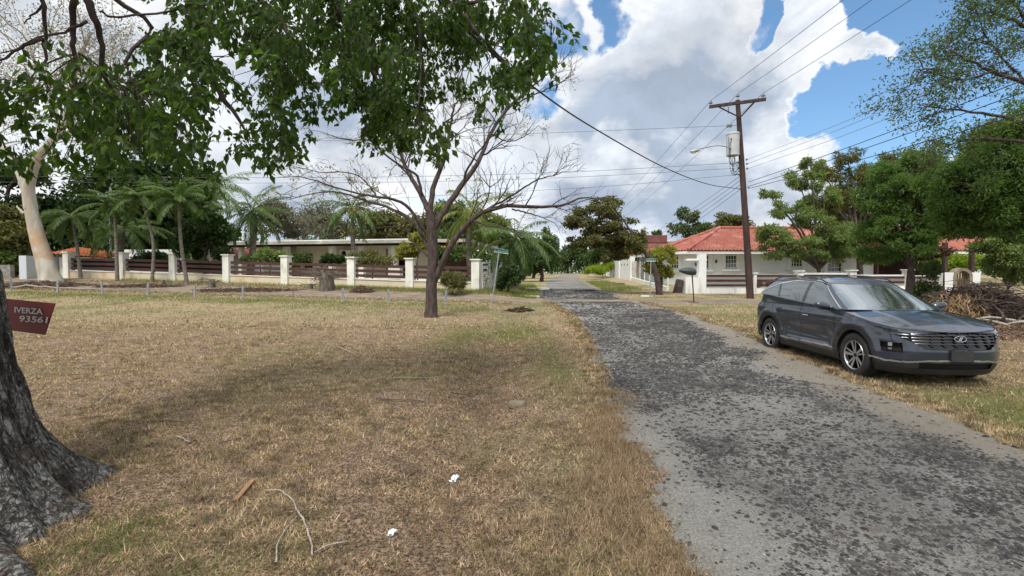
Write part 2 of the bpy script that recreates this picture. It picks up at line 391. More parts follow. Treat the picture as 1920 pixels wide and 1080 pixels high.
# ------------------------------------------------------------------ scattering of blades and stones
m_grass = leafmat('dry_grass', [(.07, .048, .034), (.20, .145, .10), (.56, .40, .285), (.16, .10, .072), (.74, .56, .425), (.15, .16, .07), (.43, .295, .205), (.22, .19, .10), (.27, .145, .095)], trans=.25, rough=.8, spec=.1, nscale=1.2, patch=.6, pscale=4.5)
m_grassg = leafmat('green_grass', [(.08, .12, .03), (.14, .19, .055), (.22, .24, .09), (.30, .27, .13)], trans=.3, rough=.7, spec=.15, nscale=.8)
m_litter0 = leafmat('straw_litter', [(.08, .05, .035), (.2, .13, .08), (.35, .27, .18), (.12, .07, .045)], .1, .8)
m_tuft = leafmat('straw_tuft', [(.18, .125, .085), (.42, .32, .22), (.58, .46, .34), (.30, .215, .145), (.15, .15, .07), (.48, .375, .27)], trans=.3, rough=.8, spec=.1, nscale=1.5, patch=.35, pscale=3)
def blades(P0, L, W, name, mat, label=None, tilt=(.4, 1.35)):
    n = len(P0); L = np.broadcast_to(L, n); W = np.broadcast_to(W, n)
    az = rng.uniform(0, 2 * math.pi, n); tl = rng.uniform(*tilt, n)
    d = np.stack([np.cos(az) * np.sin(tl), np.sin(az) * np.sin(tl), np.cos(tl)], 1)
    az2 = rng.uniform(0, 2 * math.pi, n); s = np.stack([np.cos(az2), np.sin(az2), np.zeros(n)], 1)
    V = np.stack([P0 - s * W[:, None] / 2, P0 + s * W[:, None] / 2, P0 + d * L[:, None]], 1).reshape(-1, 3)
    return MB().raw(V, np.arange(3 * n).reshape(-1, 3)).build(name, mat)
def frustum(n, y0, y1, p=1.0, xm=1.12):
    """points in view with density ~ 1/y^(1+p)"""
    u = rng.uniform(0, 1, n)
    y = y0 * (y1 / y0) ** u if p == 1 else (y0 ** (1 - p) + u * (y1 ** (1 - p) - y0 ** (1 - p))) ** (1 / (1 - p))
    x = rng.uniform(-1, 1, n) * (y * xm + .4)
    return x, y
def offroad(x, y, soft=.12):
    e = rng.normal(0, soft, len(x))
    u = (x > RLf(y) + .02 + e) & (x < RRf(y) - .05 + e)
    cr = (np.abs(y - CY(x)) < 1.15 + e * 2)
    return ~u & ~cr
x, y = frustum(520000, 1.75, 15)
k = offroad(x, y); k &= (rng.uniform(0, 1, len(x)) < .35 + .65 * ss(np.sin(x * 3.1 + 1.3 * np.sin(y * 2.2)) * np.sin(y * 2.7 + x), -.6, .3))
x, y = x[k], y[k]
sz = rng.lognormal(math.log(.036), .42, len(x)) * np.interp(y, [1.7, 6, 15], [.8, 1, 1.3])
o = blades(np.stack([x, y, T(x, y) - .004], 1), sz, np.interp(y, [1.7, 5, 15], [.0055, .010, .020]), 'dry_grass', m_grass); tag(o, kind='stuff')
x, y = frustum(60000, 14, 40); k = offroad(x, y, .2) & (y < 34); x, y = x[k], y[k]
o = blades(np.stack([x, y, T(x, y) - .004], 1), rng.uniform(.04, .12, len(x)), .028, 'dry_grass_far', m_grass); tag(o, kind='stuff')
# upright straw tufts
x, y = frustum(7000, 1.8, 13); k = offroad(x, y, .1) & (fbm2(x + 9, y) > -.1); x, y = x[k], y[k]
xt = np.repeat(x, 16) + rng.normal(0, .018, len(x) * 16); yt = np.repeat(y, 16) + rng.normal(0, .018, len(y) * 16)
o = blades(np.stack([xt, yt, T(xt, yt)], 1), rng.uniform(.025, .065, len(xt)), np.interp(yt, [1.8, 5, 13], [.004, .007, .014]), 'straw_tufts', m_tuft, tilt=(.1, 1.1)); tag(o, kind='stuff')
# greener patches
gp = []
for (cxx, cyy, rx, ry_, n) in [(6.2, 4.9, 1.6, 1.0, 26000), (7.6, 6.2, 2.2, .9, 20000), (6.0, 8.5, .5, 2.2, 5000), (-1.7, 2.5, .8, .7, 4500), (.4, 2.4, .4, .5, 3000), (0, 14.5, .7, 2.5, 8000), (-.9, 8.5, 2.2, 1.2, 3500), (6.3, 11, .5, 2.5, 5000), (-2.6, 3.1, .4, .4, 2500), (8.5, 17, 2, 2, 5000), (.75, 7, .5, 3.0, 3500), (.8, 11, .5, 3.6, 3500), (-1.3, 12.5, .8, 2.5, 5000)]:
    x = rng.normal(cxx, rx * .55, n); y = rng.normal(cyy, ry_ * .55, n); k = offroad(x, y); gp.append(np.stack([x[k], y[k], T(x[k], y[k])], 1))
gp = np.vstack(gp)
o = blades(gp, rng.uniform(.02, .06, len(gp)), np.interp(gp[:, 1], [2, 16], [.004, .016]), 'green_grass', m_grassg); tag(o, kind='stuff')
x = rng.uniform(-26, 1.2, 26000); v = rng.uniform(0, 1, 26000); y = 26.3 - .225 * (x + 2) + v * 2.4
k = (x > -11) | (rng.uniform(0, 1, len(x)) < .25); x, y = x[k], y[k]
x2 = rng.uniform(-.6, 1.8, 6000); y2 = rng.uniform(26, 40, 6000); x = np.r_[x, x2]; y = np.r_[y, y2]
x3 = rng.uniform(6.0, 9, 5000); y3 = rng.uniform(32, 48, 5000); x = np.r_[x, x3]; y = np.r_[y, y3]
x4 = rng.uniform(-28, -1, 16000); y4 = 22.6 - .225 * (x4 + 3) + rng.normal(-1.2, 1.1, 16000); x = np.r_[x, x4]; y = np.r_[y, y4]
hh = np.r_[rng.uniform(.06, .26, len(x) - 16000), rng.uniform(.03, .08, 16000)]
k = ~((x > RLf(y) - .05) & (x < RRf(y)))
o = blades(np.stack([x, y, T(x, y)], 1)[k], hh[k], .024, 'verge_grass', m_grassg, tilt=(0, .7)); tag(o, kind='stuff')
# dry fringe at the road edges
y = rng.uniform(1.8, 7, 30000); x = RLf(y) + rng.normal(-.06, .17, len(y)) - .1 + .12 * fbm2(y * 2, y * .3)
o = blades(np.stack([x, y, T(x, y)], 1), rng.uniform(.03, .095, len(x)), np.interp(y, [2, 7], [.004, .007]), 'road_edge_grass', leafmat('straw', [(.11, .072, .05), (.24, .17, .115), (.50, .375, .265), (.15, .10, .066), (.36, .265, .18), (.58, .45, .33)], .2, .8, .1), tilt=(.3, 1.4)); tag(o, kind='stuff')
y = np.r_[rng.uniform(4, 24, 22000), rng.uniform(4, 12, 12000)]; x = RRf(y) + np.abs(rng.normal(0, .3, len(y))) - .16 - .10 * np.sin(y * 2.1)
o = blades(np.stack([x, y, T(x, y)], 1), rng.uniform(.03, .09, len(x)), np.interp(y, [4, 24], [.009, .028]), 'road_edge_grass_right', m_grass, tilt=(.2, 1.3)); tag(o, kind='stuff')
y = rng.uniform(6, 24, 22000); x = RLf(y) - np.abs(rng.normal(0, .2, len(y))) + .14
o = blades(np.stack([x, y, T(x, y)], 1), rng.uniform(.03, .09, len(x)), np.interp(y, [6, 24], [.009, .028]), 'road_edge_grass_left', m_grass, tilt=(.2, 1.3)); tag(o, kind='stuff')
x = rng.uniform(-30, 0, 14000); y = CY(x) + rng.choice([-1, 1], 14000) * rng.normal(1.5, .22, 14000)
o = blades(np.stack([x, y, T(x, y) + .005], 1), rng.uniform(.04, .13, len(x)), .03, 'track_edge_grass', m_grass, tilt=(.1, 1.2)); tag(o, kind='stuff')
y = rng.uniform(1.8, 6, 900); x = RLf(y) + np.abs(rng.normal(0, .45, 900))
o = blades(np.stack([x, y, T(x, y) + .024], 1), rng.uniform(.04, .13, 900), .003, 'fallen_straw', m_litter0, tilt=(1.35, 1.52)); tag(o, kind='stuff')
# rubble
def stones(P0, S, name, mat, flat=.45):
    n = len(P0)
    base = np.array([[1, 0, 0], [.3, .9, .1], [-.9, .5, 0], [-.7, -.7, .1], [.5, -.85, 0], [0, .1, 1], [.3, -.2, .85]], float)
    V = base[None] * rng.uniform(.6, 1.25, (n, 7, 1)) * S[:, None, None]
    V[:, :, 2] *= flat
    a = rng.uniform(0, 2 * math.pi, n); ca, sa = np.cos(a)[:, None], np.sin(a)[:, None]
    V = np.stack([V[:, :, 0] * ca - V[:, :, 1] * sa, V[:, :, 0] * sa + V[:, :, 1] * ca, V[:, :, 2]], -1) + P0[:, None]
    f = np.array([[0, 1, 6], [1, 5, 6], [1, 2, 5], [2, 3, 5], [3, 4, 6], [3, 6, 5], [4, 0, 6]])
    Fa = (f[None] + 7 * np.arange(n)[:, None, None]).reshape(-1, 3)
    return MB().raw(V.reshape(-1, 3), Fa).build(name, mat)
m_rub = leafmat('asphalt_rubble', [(.014, .014, .016), (.032, .031, .034), (.07, .067, .064), (.02, .02, .023), (.11, .105, .10), (.05, .036, .032)], trans=0, rough=.85, spec=.3, nscale=2)
u = rng.uniform(0, 1, 190000); y = 1.8 * (34 / 1.8) ** u; x = RLf(y) + rng.uniform(0.0, 1, len(y)) * (RRf(y) - RLf(y))
clump = ss(fbm2(x * 1.3, y * 1.3), -.6, .9)
pr = (darkf(x, y) * (.25 + .75 * clump) * 1.5 + .02) * np.interp(y, [2, 12, 34], [1, .7, .5])
k = (rng.uniform(0, 1, len(x)) < pr) & ~((np.abs(y - CY(x)) < .6)); x, y = x[k], y[k]
S = rng.lognormal(math.log(.0088), .5, len(x)) * np.interp(y, [1.8, 6, 14, 34], [1, 1.5, 2.6, 4.5])
o = stones(np.stack([x, y, T(x, y) + .028], 1), np.clip(S, .003, np.interp(y, [2, 8, 30], [.026, .045, .075])), 'asphalt_rubble', m_rub); tag(o, kind='stuff')
y = 1.8 * (7 / 1.8) ** rng.uniform(0, 1, 120000); x = RLf(y) + rng.uniform(0, 1, len(y)) * (RRf(y) - RLf(y)); k = rng.uniform(0, 1, len(x)) < .12 + .8 * darkf(x, y); x, y = x[k], y[k]
o = stones(np.stack([x, y, T(x, y) + .028], 1), rng.lognormal(math.log(.0032), .35, len(x)), 'fine_gravel', leafmat('fine_gravel', [(.02, .02, .022), (.06, .058, .056), (.16, .155, .15), (.3, .29, .27), (.04, .038, .038)], trans=0, rough=.9, spec=.2)); tag(o, kind='stuff')
m_peb = leafmat('pale_pebbles', [(.35, .33, .3), (.22, .21, .19), (.45, .44, .42)], trans=0, rough=.9, spec=.2)
y = 1.8 * (30 / 1.8) ** rng.uniform(0, 1, 9000); x = RLf(y) + rng.uniform(0, 1, len(y)) * (RRf(y) - RLf(y))
o = stones(np.stack([x, y, T(x, y) + .026], 1), rng.lognormal(math.log(.004), .4, len(x)) * np.interp(y, [2, 12, 30], [1, 3, 6]), 'pebbles', m_peb); tag(o, kind='stuff')
# fallen leaves
def quadleaves(C, D, Nn, L, W, mb, fold=.25, m=0):
    """one folded leaf (2 quads-halves as 4-vertex kite) per row"""
    D = D / (np.linalg.norm(D, axis=1)[:, None] + 1e-9)
    S = np.cross(D, Nn); S /= np.linalg.norm(S, axis=1)[:, None] + 1e-9
    Nn = np.cross(S, D)
    L = np.broadcast_to(L, len(C))[:, None]; W = np.broadcast_to(W, len(C))[:, None]
    a = C; b = C + D * L * .42 + S * W * .5 + Nn * W * fold; c = C + D * L - Nn * L * .12; d = C + D * L * .42 - S * W * .5 + Nn * W * fold
    V = np.stack([a, b, c, d], 1).reshape(-1, 3); n = len(C)
    mb.raw(V, np.arange(4 * n).reshape(-1, 4), m); return mb
def rdir(n, zlo=-1, zhi=1):
    a = rng.uniform(0, 2 * math.pi, n); z = rng.uniform(zlo, zhi, n); r = np.sqrt(np.maximum(1 - z * z, 0))
    return np.stack([np.cos(a) * r, np.sin(a) * r, z], 1)
m_litter = leafmat('fallen_leaves', [(.16, .07, .045), (.10, .06, .042), (.28, .18, .11), (.07, .045, .035), (.22, .15, .10), (.30, .10, .055)], trans=.1, rough=.7, spec=.3, nscale=3)
x, y = frustum(9000, 1.8, 16); k = offroad(x, y, .1) & (rng.uniform(0, 1, len(x)) < .9)
x, y = x[k], y[k]
yd = rng.uniform(1.9, 13, 4200); xd = np.interp(yd, [0, 3, 7, 12, 16], [-.5, -.5, -.42, -.25, 0]) + rng.normal(0, .42, len(yd))
x = np.r_[x, xd]; y = np.r_[y, yd]
C = np.stack([x, y, T(x, y) + .02], 1)
o = quadleaves(C, rdir(len(x), -.15, .3), rdir(len(x), .3, 1), rng.uniform(.015, .045, len(x)) , rng.uniform(.01, .022, len(x)), MB(), fold=.4).build('leaf_litter', m_litter); tag(o, kind='stuff')
# ------------------------------------------------------------------ tree tools
def curve(pts, n=12, jit=0.0):
    """Catmull-Rom through points"""
    p = np.asarray(pts, float)
    if len(p) == 2: p = np.vstack([p[0], (p[0] + p[1]) / 2, p[1]])
    e = np.vstack([2 * p[0] - p[1], p, 2 * p[-1] - p[-2]])
    out = []; per = max(2, int(math.ceil(n / (len(p) - 1))))
    for i in range(len(p) - 1):
        a, b, c, d = e[i:i + 4]
        for t in np.linspace(0, 1, per, endpoint=False):
            out.append(.5 * ((2 * b) + (-a + c) * t + (2 * a - 5 * b + 4 * c - d) * t * t + (-a + 3 * b - 3 * c + d) * t ** 3))
    out.append(p[-1]); out = np.array(out)
    if jit: out[1:-1] += rng.normal(0, jit, out[1:-1].shape)
    return out
def rad(n, r0, r1, p=1.0): return r1 + (r0 - r1) * (1 - np.linspace(0, 1, n)) ** p
def grow(mb, p, d, L, r, lev, tips, up=.15, spread=.7, n=6, kids=4):
    """recursive twig; tips collects (point, dir)"""
    d = np.asarray(d, float) / np.linalg.norm(d); pts = [np.asarray(p, float)]
    dirs = [d]
    for i in range(n):
        d = d + rng.normal(0, .16, 3) + np.array([0, 0, up]) / n; d /= np.linalg.norm(d)
        pts.append(pts[-1] + d * L / n); dirs.append(d)
    mb.tube(pts, rad(n + 1, max(r, .006), max(r * .3, .004)), n=5 if r > .012 else 3, cap=False)
    if lev <= 0:
        tips.append((pts[-1], dirs[-1])); tips.append((pts[n // 2], dirs[n // 2])); return
    for j in range(kids):
        f = rng.uniform(.25, 1.0); i = min(n, int(f * n) + (1 if f > .9 else 0))
        dd = dirs[i] + rng.normal(0, spread, 3); dd /= np.linalg.norm(dd)
        grow(mb, pts[i], dd, L * rng.uniform(.4, .7), r * .5, lev - 1, tips, up, spread, n=max(3, n - 1), kids=kids)
def clump_leaves(mb, centers, radii, n, L, W, flat=.75, down=.0, shell=.5, m=0):
    """n leaves spread through ellipsoidal clumps, denser near each surface"""
    centers = np.asarray(centers, float); radii = np.asarray(radii, float)
    if radii.ndim == 1: radii = np.stack([radii, radii, radii * flat], 1)
    vol = np.prod(radii, axis=1) ** (2 / 3); pk = vol / vol.sum()
    idx = rng.choice(len(centers), n, p=pk)
    d = rdir(n); rr = (shell + (1 - shell) * rng.uniform(0, 1, n)) * rng.normal(1, .12, n)
    C = centers[idx] + d * radii[idx] * rr[:, None]
    dirs = d * .6 + rdir(n) * .7 + np.array([0, 0, -down])
    nn = d * .5 + rdir(n) * .6 + np.array([0, 0, .5])
    sz = rng.uniform(.7, 1.3, n)
    quadleaves(C, dirs, nn, L * sz, W * sz, mb, m=m)
def blobtree(name, label, cat, base, trunk_top, tr, clumps, nleaf, L, W, mleaf, mbark, group=None, sub=7, subr=.42, down=.1, lean=None, limbs=True, trunkname='trunk'):
    """clumps: list of (center, (rx,ry,rz)); each is broken up in smaller leaf clumps"""
    t = thing(name, label, cat, base, group)
    mb = MB(); base = np.asarray(base, float); top = np.asarray(trunk_top, float)
    mid = (base + top) / 2 + rng.normal(0, .04, 3) * np.linalg.norm(top - base)
    if lean is not None: mid = np.asarray(lean, float)
    pth = curve([base - [0, 0, .15], mid, top], 12); mb.tube(pth, rad(len(pth), tr * 1.15, tr * .6), 10)
    cs = []; rs = []
    for (c, r) in clumps:
        c = np.asarray(c, float); r = np.asarray(r, float) * np.ones(3)
        k = sub
        d = rdir(k, -.7, 1); q = c + d * r * rng.uniform(.45, .95, (k, 1))
        for qq in q:
            f = rng.uniform(.75, 1.25)
            cs.append(qq); rs.append(r * subr * f)
        if limbs:
            ln = curve([top, (top + c) / 2 + np.array([0, 0, .1 * np.linalg.norm(c - top)]) + rng.normal(0, .1, 3), c], 7)
            mb.tube(ln, rad(len(ln), tr * .5, tr * .12), 6, cap=False)
            for qq in q[::2]:
                l2 = curve([c, (c + qq) / 2 + rng.normal(0, .1, 3), qq], 4); mb.tube(l2, rad(len(l2), tr * .14, tr * .03), 4, cap=False)
    mb.build(trunkname, mbark, t, smooth=True)
    lb = MB(); clump_leaves(lb, cs, np.array(rs), nleaf, L, W, down=down, shell=.25)
    lb.build('crown', mleaf, t)
    return t
def pc(px, py, Y, rpx, rpy, ry=None):
    """ellipsoid seen at pixel centre with pixel radii at depth Y"""
    k = Y / F
    return (P(px, py, Y), (rpx * k, (ry if ry is not None else rpx * k), rpy * k))
lf_dark = leafmat('leaf_dark', [(.018, .038, .013), (.035, .068, .02), (.06, .10, .03), (.03, .055, .018)], trans=.3, nscale=.5)
lf_right = leafmat('leaf_right', [(.035, .07, .02), (.08, .145, .04), (.14, .215, .065), (.06, .105, .03)], trans=.45, nscale=.9)
lf_mid = leafmat('leaf_mid', [(.03, .055, .018), (.065, .105, .032), (.11, .15, .055), (.05, .08, .026)], trans=.35, nscale=.5)
lf_fresh = leafmat('leaf_fresh', [(.08, .125, .04), (.15, .21, .07), (.24, .29, .12), (.11, .165, .055)], trans=.35, nscale=.6)
lf_olive = leafmat('leaf_olive', [(.055, .07, .02), (.11, .12, .04), (.17, .155, .06), (.08, .09, .03)], trans=.3, nscale=.6)
lf_lime = leafmat('leaf_lime', [(.12, .19, .02), (.22, .30, .03), (.34, .38, .06)], trans=.4)
lf_grey = leafmat('leaf_grey', [(.13, .12, .09), (.19, .18, .14), (.12, .13, .08), (.22, .2, .15)], trans=.15)
lf_yel = leafmat('leaf_yellow', [(.16, .2, .04), (.3, .28, .07), (.38, .28, .08)], trans=.4)
lf_front = leafmat('leaf_front', [(.018, .036, .010), (.040, .076, .018), (.072, .122, .028), (.032, .06, .016), (.13, .19, .04)], trans=.6, nscale=1.2)
lf_palm = leafmat('leaf_palm', [(.04, .085, .03), (.08, .14, .045), (.13, .19, .07), (.05, .1, .035)], trans=.3, nscale=.7)
lf_palmy = leafmat('leaf_palm_yellow', [(.10, .14, .03), (.18, .21, .05), (.26, .26, .08)], trans=.3, nscale=.7)

# ------------------------------------------------------------------ big tree in the foreground
t = thing('shade_tree', 'big old shade tree with rough grey trunk at the left edge and overhanging leafy branches', 'tree', (-3.7, 3.4, 0))
zs = np.concatenate([np.linspace(-.15, .6, 40), np.linspace(.62, 2.4, 90), np.linspace(2.45, 6.5, 30)])
cxs = np.interp(zs, [0, .485, 1.0, 1.7, 3, 5, 6.5], [-3.86, -4.0, -4.1, -4.17, -4.8, -5.3, -5.5])
cys = np.interp(zs, [0, 1.7, 3, 6.5], [3.25, 3.4, 3.6, 4.2])
rr = np.interp(zs, [-.15, 0, .25, .485, 1.0, 1.7, 3, 5, 6.5], [.74, .68, .61, .56, .50, .44, .42, .36, .3])
ph = np.linspace(0, 2 * math.pi, 220, endpoint=False)
Rr = rr[:, None] * np.ones(len(ph))
for (p0, amp, wd, zd) in [(.30, .16, .22, .10), (-.50, .22, .20, .2), (-1.15, .3, .25, .2), (-2.0, .4, .3, .25), (1.2, .4, .3, .3), (2.6, .4, .3, .3), (-.15, .12, .12, .6)]:
    dphi = (ph - p0 + math.pi) % (2 * math.pi) - math.pi
    Rr += amp * np.exp(-(dphi / wd) ** 2)[None] * np.exp(-np.maximum(zs, 0) / zd)[:, None]
def fbm1(ph, z, seed):
    o = 0; r2 = np.random.default_rng(seed)
    for k in range(26):
        f = int(r2.integers(3, 40)); g_ = r2.uniform(.5, 7); a = 1 / (2 + f * .35)
        o = o + a * np.sin(ph * f + z * g_ + r2.uniform(0, 6) + 1.3 * np.sin(z * r2.uniform(.6, 3) + r2.uniform(0, 6)))
    return o
PHI, ZZs = np.meshgrid(ph, zs)
fb = fbm1(PHI, ZZs, 3); Rr = Rr * (1 + .024 * fb - .035 * np.maximum(0, np.sin(fb * 3.2)) - .03 * np.exp(-(np.sin(PHI * 17 + 1.5 * np.sin(ZZs * 2.1 + PHI * 3)) / .22) ** 2))
BX = cxs[:, None] + Rr * np.cos(PHI); BY = cys[:, None] + Rr * np.sin(PHI)
m, nt = new_mat('old_bark')
tcn = N(nt, 'ShaderNodeTexCoord'); ov = tcn.outputs['Object']
sv = VM(nt, 'MULTIPLY', ov, (1, 1, .2)).outputs[0]
na = N(nt, 'ShaderNodeTexNoise', {'Vector': sv, 'Scale': 16.0, 'Detail': 9, 'Roughness': .72, 'Distortion': .6}).outputs[0]
nb_ = N(nt, 'ShaderNodeTexNoise', {'Vector': VM(nt, 'MULTIPLY', ov, (1, 1, .5)).outputs[0], 'Scale': 4.5, 'Detail': 8, 'Roughness': .7, 'Distortion': .5}).outputs[0]
nc = N(nt, 'ShaderNodeTexNoise', {'Vector': ov, 'Scale': 30.0, 'Detail': 5, 'Roughness': .6}).outputs[0]
vo = N(nt, 'ShaderNodeTexVoronoi', {'Vector': VM(nt, 'ADD', sv, VM(nt, 'SCALE', N(nt, 'ShaderNodeTexNoise', {'Vector': ov, 'Scale': 9.0}).outputs[1], scale=.12).outputs[0]).outputs[0], 'Scale': 22.0}, feature='DISTANCE_TO_EDGE').outputs['Distance']
c = MIX(nt, MR(nt, na, .35, .65), (.035, .027, .023), (.17, .14, .12))
c = MIX(nt, M(nt, 'MULTIPLY', MR(nt, nb_, .44, .54), .85), c, MIX(nt, MR(nt, nc, .4, .6), (.14, .14, .135), (.40, .395, .38)))
c = MIX(nt, M(nt, 'MULTIPLY', MR(nt, vo, 0, .05, .7, 0), MR(nt, nb_, .4, .6)), c, (.018, .015, .014))
nf_ = N(nt, 'ShaderNodeTexNoise', {'Vector': VM(nt, 'MULTIPLY', ov, (1, 1, .17)).outputs[0], 'Scale': 13.0, 'Detail': 6, 'Roughness': .65, 'Distortion': .8}).outputs[0]
fis = MR(nt, M(nt, 'ABSOLUTE', M(nt, 'SUBTRACT', nf_, .5)), .012, .045, 1, 0)
c = MIX(nt, M(nt, 'MULTIPLY', fis, .65), c, (.016, .013, .012))
c = MIX(nt, MR(nt, nc, .70, .74), c, (.42, .47, .42))
bb = N(nt, 'ShaderNodeBump', {'Height': M(nt, 'ADD', M(nt, 'MULTIPLY', MR(nt, vo, 0, .12), .25), M(nt, 'ADD', M(nt, 'SUBTRACT', na, fis), M(nt, 'MULTIPLY', nc, .3))), 'Strength': 1.0, 'Distance': .05})
b = N(nt, 'ShaderNodeBsdfPrincipled', {'Base Color': c, 'Roughness': .9, 'Specular IOR Level': .25, 'Normal': bb.outputs[0]})
finish(nt, b.outputs[0]); m_oldbark = m
tb = MB().grid(np.stack([BX, BY, ZZs], -1), closev=True)
# surface root running to the lower right
for pts, r0, r1 in [([(-3.3, 2.85, .2), (-2.95, 2.70, .10), (-2.62, 2.55, .05), (-2.4, 2.4, -.03)], .12, .045), ([(-3.5, 2.7, .2), (-3.1, 2.4, .09), (-2.8, 2.15, .03), (-2.5, 1.85, -.03)], .13, .05)]:
    q = curve(pts, 12); tb.tube(q, rad(len(q), r0, r1), 12)
tb.build('trunk', m_oldbark, t, smooth=True)
# limbs and hanging sprays
EL = [  # px, py, rx, ry, depth, sprays
    (45, 225, 80, 48, 5.0, 34), (150, 200, 110, 60, 5.4, 75), (-5, 330, 30, 40, 4.9, 14), (165, 305, 60, 50, 5.2, 40), (235, 250, 95, 70, 5.6, 120),
    (315, 240, 68, 64, 5.8, 58), (290, 185, 46, 50, 5.8, 40), (345, 285, 35, 50, 5.7, 34), (275, 305, 40, 42, 5.6, 22), 
    (110, 100, 30, 20, 4.8, 2), (190, 10, 70, 14, 5.0, 4),
    (370, 60, 85, 70, 6.4, 110), (345, 130, 70, 60, 6.2, 80), (380, 185, 32, 42, 6.0, 32), (460, 45, 70, 60, 6.6, 60), (505, 110, 45, 40, 6.3, 36),
    (505, 165, 45, 50, 6.2, 30), (505, 245, 36, 44, 6.0, 30), (550, 230, 42, 60, 6.2, 40), (540, 285, 32, 34, 6.0, 20), (455, 285, 26, 18, 6.0, 12),
    (580, 60, 80, 65, 6.8, 120), (560, 135, 55, 40, 6.5, 40), (605, 170, 35, 40, 6.5, 18),
    (690, 50, 95, 65, 7.0, 150), (680, 130, 70, 55, 6.8, 80), (665, 195, 55, 45, 6.6, 45), (730, 210, 60, 60, 6.7, 70), (705, 255, 40, 30, 6.6, 24), (785, 250, 38, 40, 6.6, 34), (785, 285, 22, 28, 6.6, 14), (765, 170, 55, 70, 6.8, 65), (730, 105, 70, 60, 7.0, 80),
    (800, 40, 70, 50, 7.2, 70), (860, 130, 60, 55, 7.0, 45), (900, 170, 60, 30, 7.1, 34), (930, 40, 80, 45, 7.3, 60), (985, 60, 42, 75, 7.2, 60), (1000, 130, 26, 55, 7.2, 26), (975, 175, 38, 22, 7.2, 18), (880, 60, 60, 60, 7.2, 40), (895, 205, 30, 22, 7.1, 12),
]
lv = MB(); tw = MB()
def spray(c, L=.26, nl=11, ll=.105, lw=.058):
    d = np.array([rng.normal(0, .5), rng.normal(0, .5), -rng.uniform(.3, 1.2)]); d /= np.linalg.norm(d)
    pth = [c, c + d * L * .5, c + d * L + np.array([0, 0, -.05])]
    tw.tube(pth, [.005, .003, .002], 3, cap=False)
    k = nl; f = rng.uniform(.1, 1.05, k)[:, None]
    C = c + d * L * f + rng.normal(0, .03, (k, 3))
    D = rdir(k) * .75 + d * .5 + np.array([0, 0, -.5])
    s = rng.uniform(.65, 1.25, k)
    quadleaves(C, D, rdir(k, -.2, 1), ll * s, lw * s, lv, fold=.12)
for (px, py, rx, ry, dep, ns) in EL:
    nsub = max(2, int(ns / 7)); tot = int(ns * (.70 if px < 350 else .88 if px < 640 else 1.08))
    for j in range(nsub):
        a = rng.uniform(0, 2 * math.pi); q = rng.uniform(0, 1) ** .5 * rng.normal(1, .1)
        c0 = P(px + rx * q * math.cos(a), py - 34 + ry * .92 * q * math.sin(a), max(4.3, dep + rng.normal(.25, .95))); rs0 = rng.uniform(.08, .17)
        for i in range(max(1, tot // nsub)): spray(c0 + rng.normal(0, rs0, 3) * [1, 1, .8])
# unseen upper crown that shades the lawn: above and behind the frame
hi = MB(); cs = []; rs_ = []
for i in range(46):
    a = rng.uniform(0, 2 * math.pi); q = rng.uniform(.1, 1) ** .5 * 5.6
    x_, y_ = -2.4 + q * math.cos(a), 1.2 + q * math.sin(a) * .95
    z_ = 9.5 - q * .45 + rng.normal(0, .6)
    if y_ > .5 and z_ < 1.7 + y_ * .72 + 2.2: z_ = 1.7 + y_ * .72 + 2.4
    cs.append((x_, y_, z_)); rs_.append((1.0, 1.0, .7))
clump_leaves(hi, cs, np.array(rs_), 3200, .16, .085, down=.5, shell=.3)
lv.V.append(hi.V[0]); lv.Fc.append((hi.Fc[0][0] + lv.n, 0)); lv.n += len(hi.V[0])
lv.build('crown', lf_front, t)
limb = MB()
top = np.array([-5.5, 4.2, 6.4])
def L_(pts, r0, r1, n=16):
    q = curve(pts, n, .012); limb.tube(q, rad(len(q), r0, r1), 8, cap=False)
a0 = np.array([-5.1, 3.9, 4.2])
L_([a0, P(-60, -420, 4.4), P(140, -40, 5.0)], .15, .045, 10)
L_([P(140, -40, 5.0), P(172, 20, 5.15), P(190, 70, 5.3), P(195, 140, 5.5), P(235, 210, 5.7)], .045, .012)
L_([P(140, -40, 5.0), P(137, 60, 5.2), P(140, 130, 5.3), P(138, 200, 5.4)], .034, .01)
L_([P(-60, -420, 4.4), P(60, -80, 4.7), P(82, 10, 4.8), P(85, 70, 4.9), P(82, 120, 4.9)], .026, .012)
L_([P(85, 75, 4.9), P(40, 90, 4.8), P(-20, 130, 4.7)], .02, .008, 8)
L_([P(82, 5, 4.8), P(60, 30, 4.8), P(45, 45, 4.8)], .012, .005, 6)
L_([P(163, 40, 5.1), P(120, 55, 5.1), P(70, 75, 5.1), P(0, 100, 5.0)], .016, .006, 8)
L_([top, P(200, -500, 5.6), P(355, -60, 6.2), P(368, 60, 6.3), P(372, 110, 6.3), P(425, 190, 6.3), P(470, 260, 6.2)], .16, .008, 24)
L_([P(200, 15 - 30, 5.6), P(285, 50, 5.9), P(235, 120, 5.7), P(290, 200, 5.8), P(340, 300, 5.8)], .03, .006, 12)
L_([P(188, 22, 5.3), P(220, 28, 5.4), P(330, 15, 5.8), P(420, -20, 6.0)], .012, .012, 8)
L_([P(355, -60, 6.2), P(480, -10, 6.6), P(540, 60, 6.7), P(545, 110, 6.6), P(530, 190, 6.4)], .05, .008)
L_([P(480, -200, 6.4), P(600, -30, 6.8), P(660, 60, 7.0), P(690, 110, 6.9), P(715, 170, 6.8), P(745, 250, 6.7)], .08, .008)
L_([P(480, -200, 6.4), P(700, -60, 7.0), P(780, 30, 7.1), P(790, 120, 7.0), P(785, 240, 6.8)], .07, .006)
L_([P(700, -60, 7.0), P(850, 10, 7.2), P(900, 70, 7.2), P(960, 130, 7.2), P(990, 175, 7.2)], .05, .006)
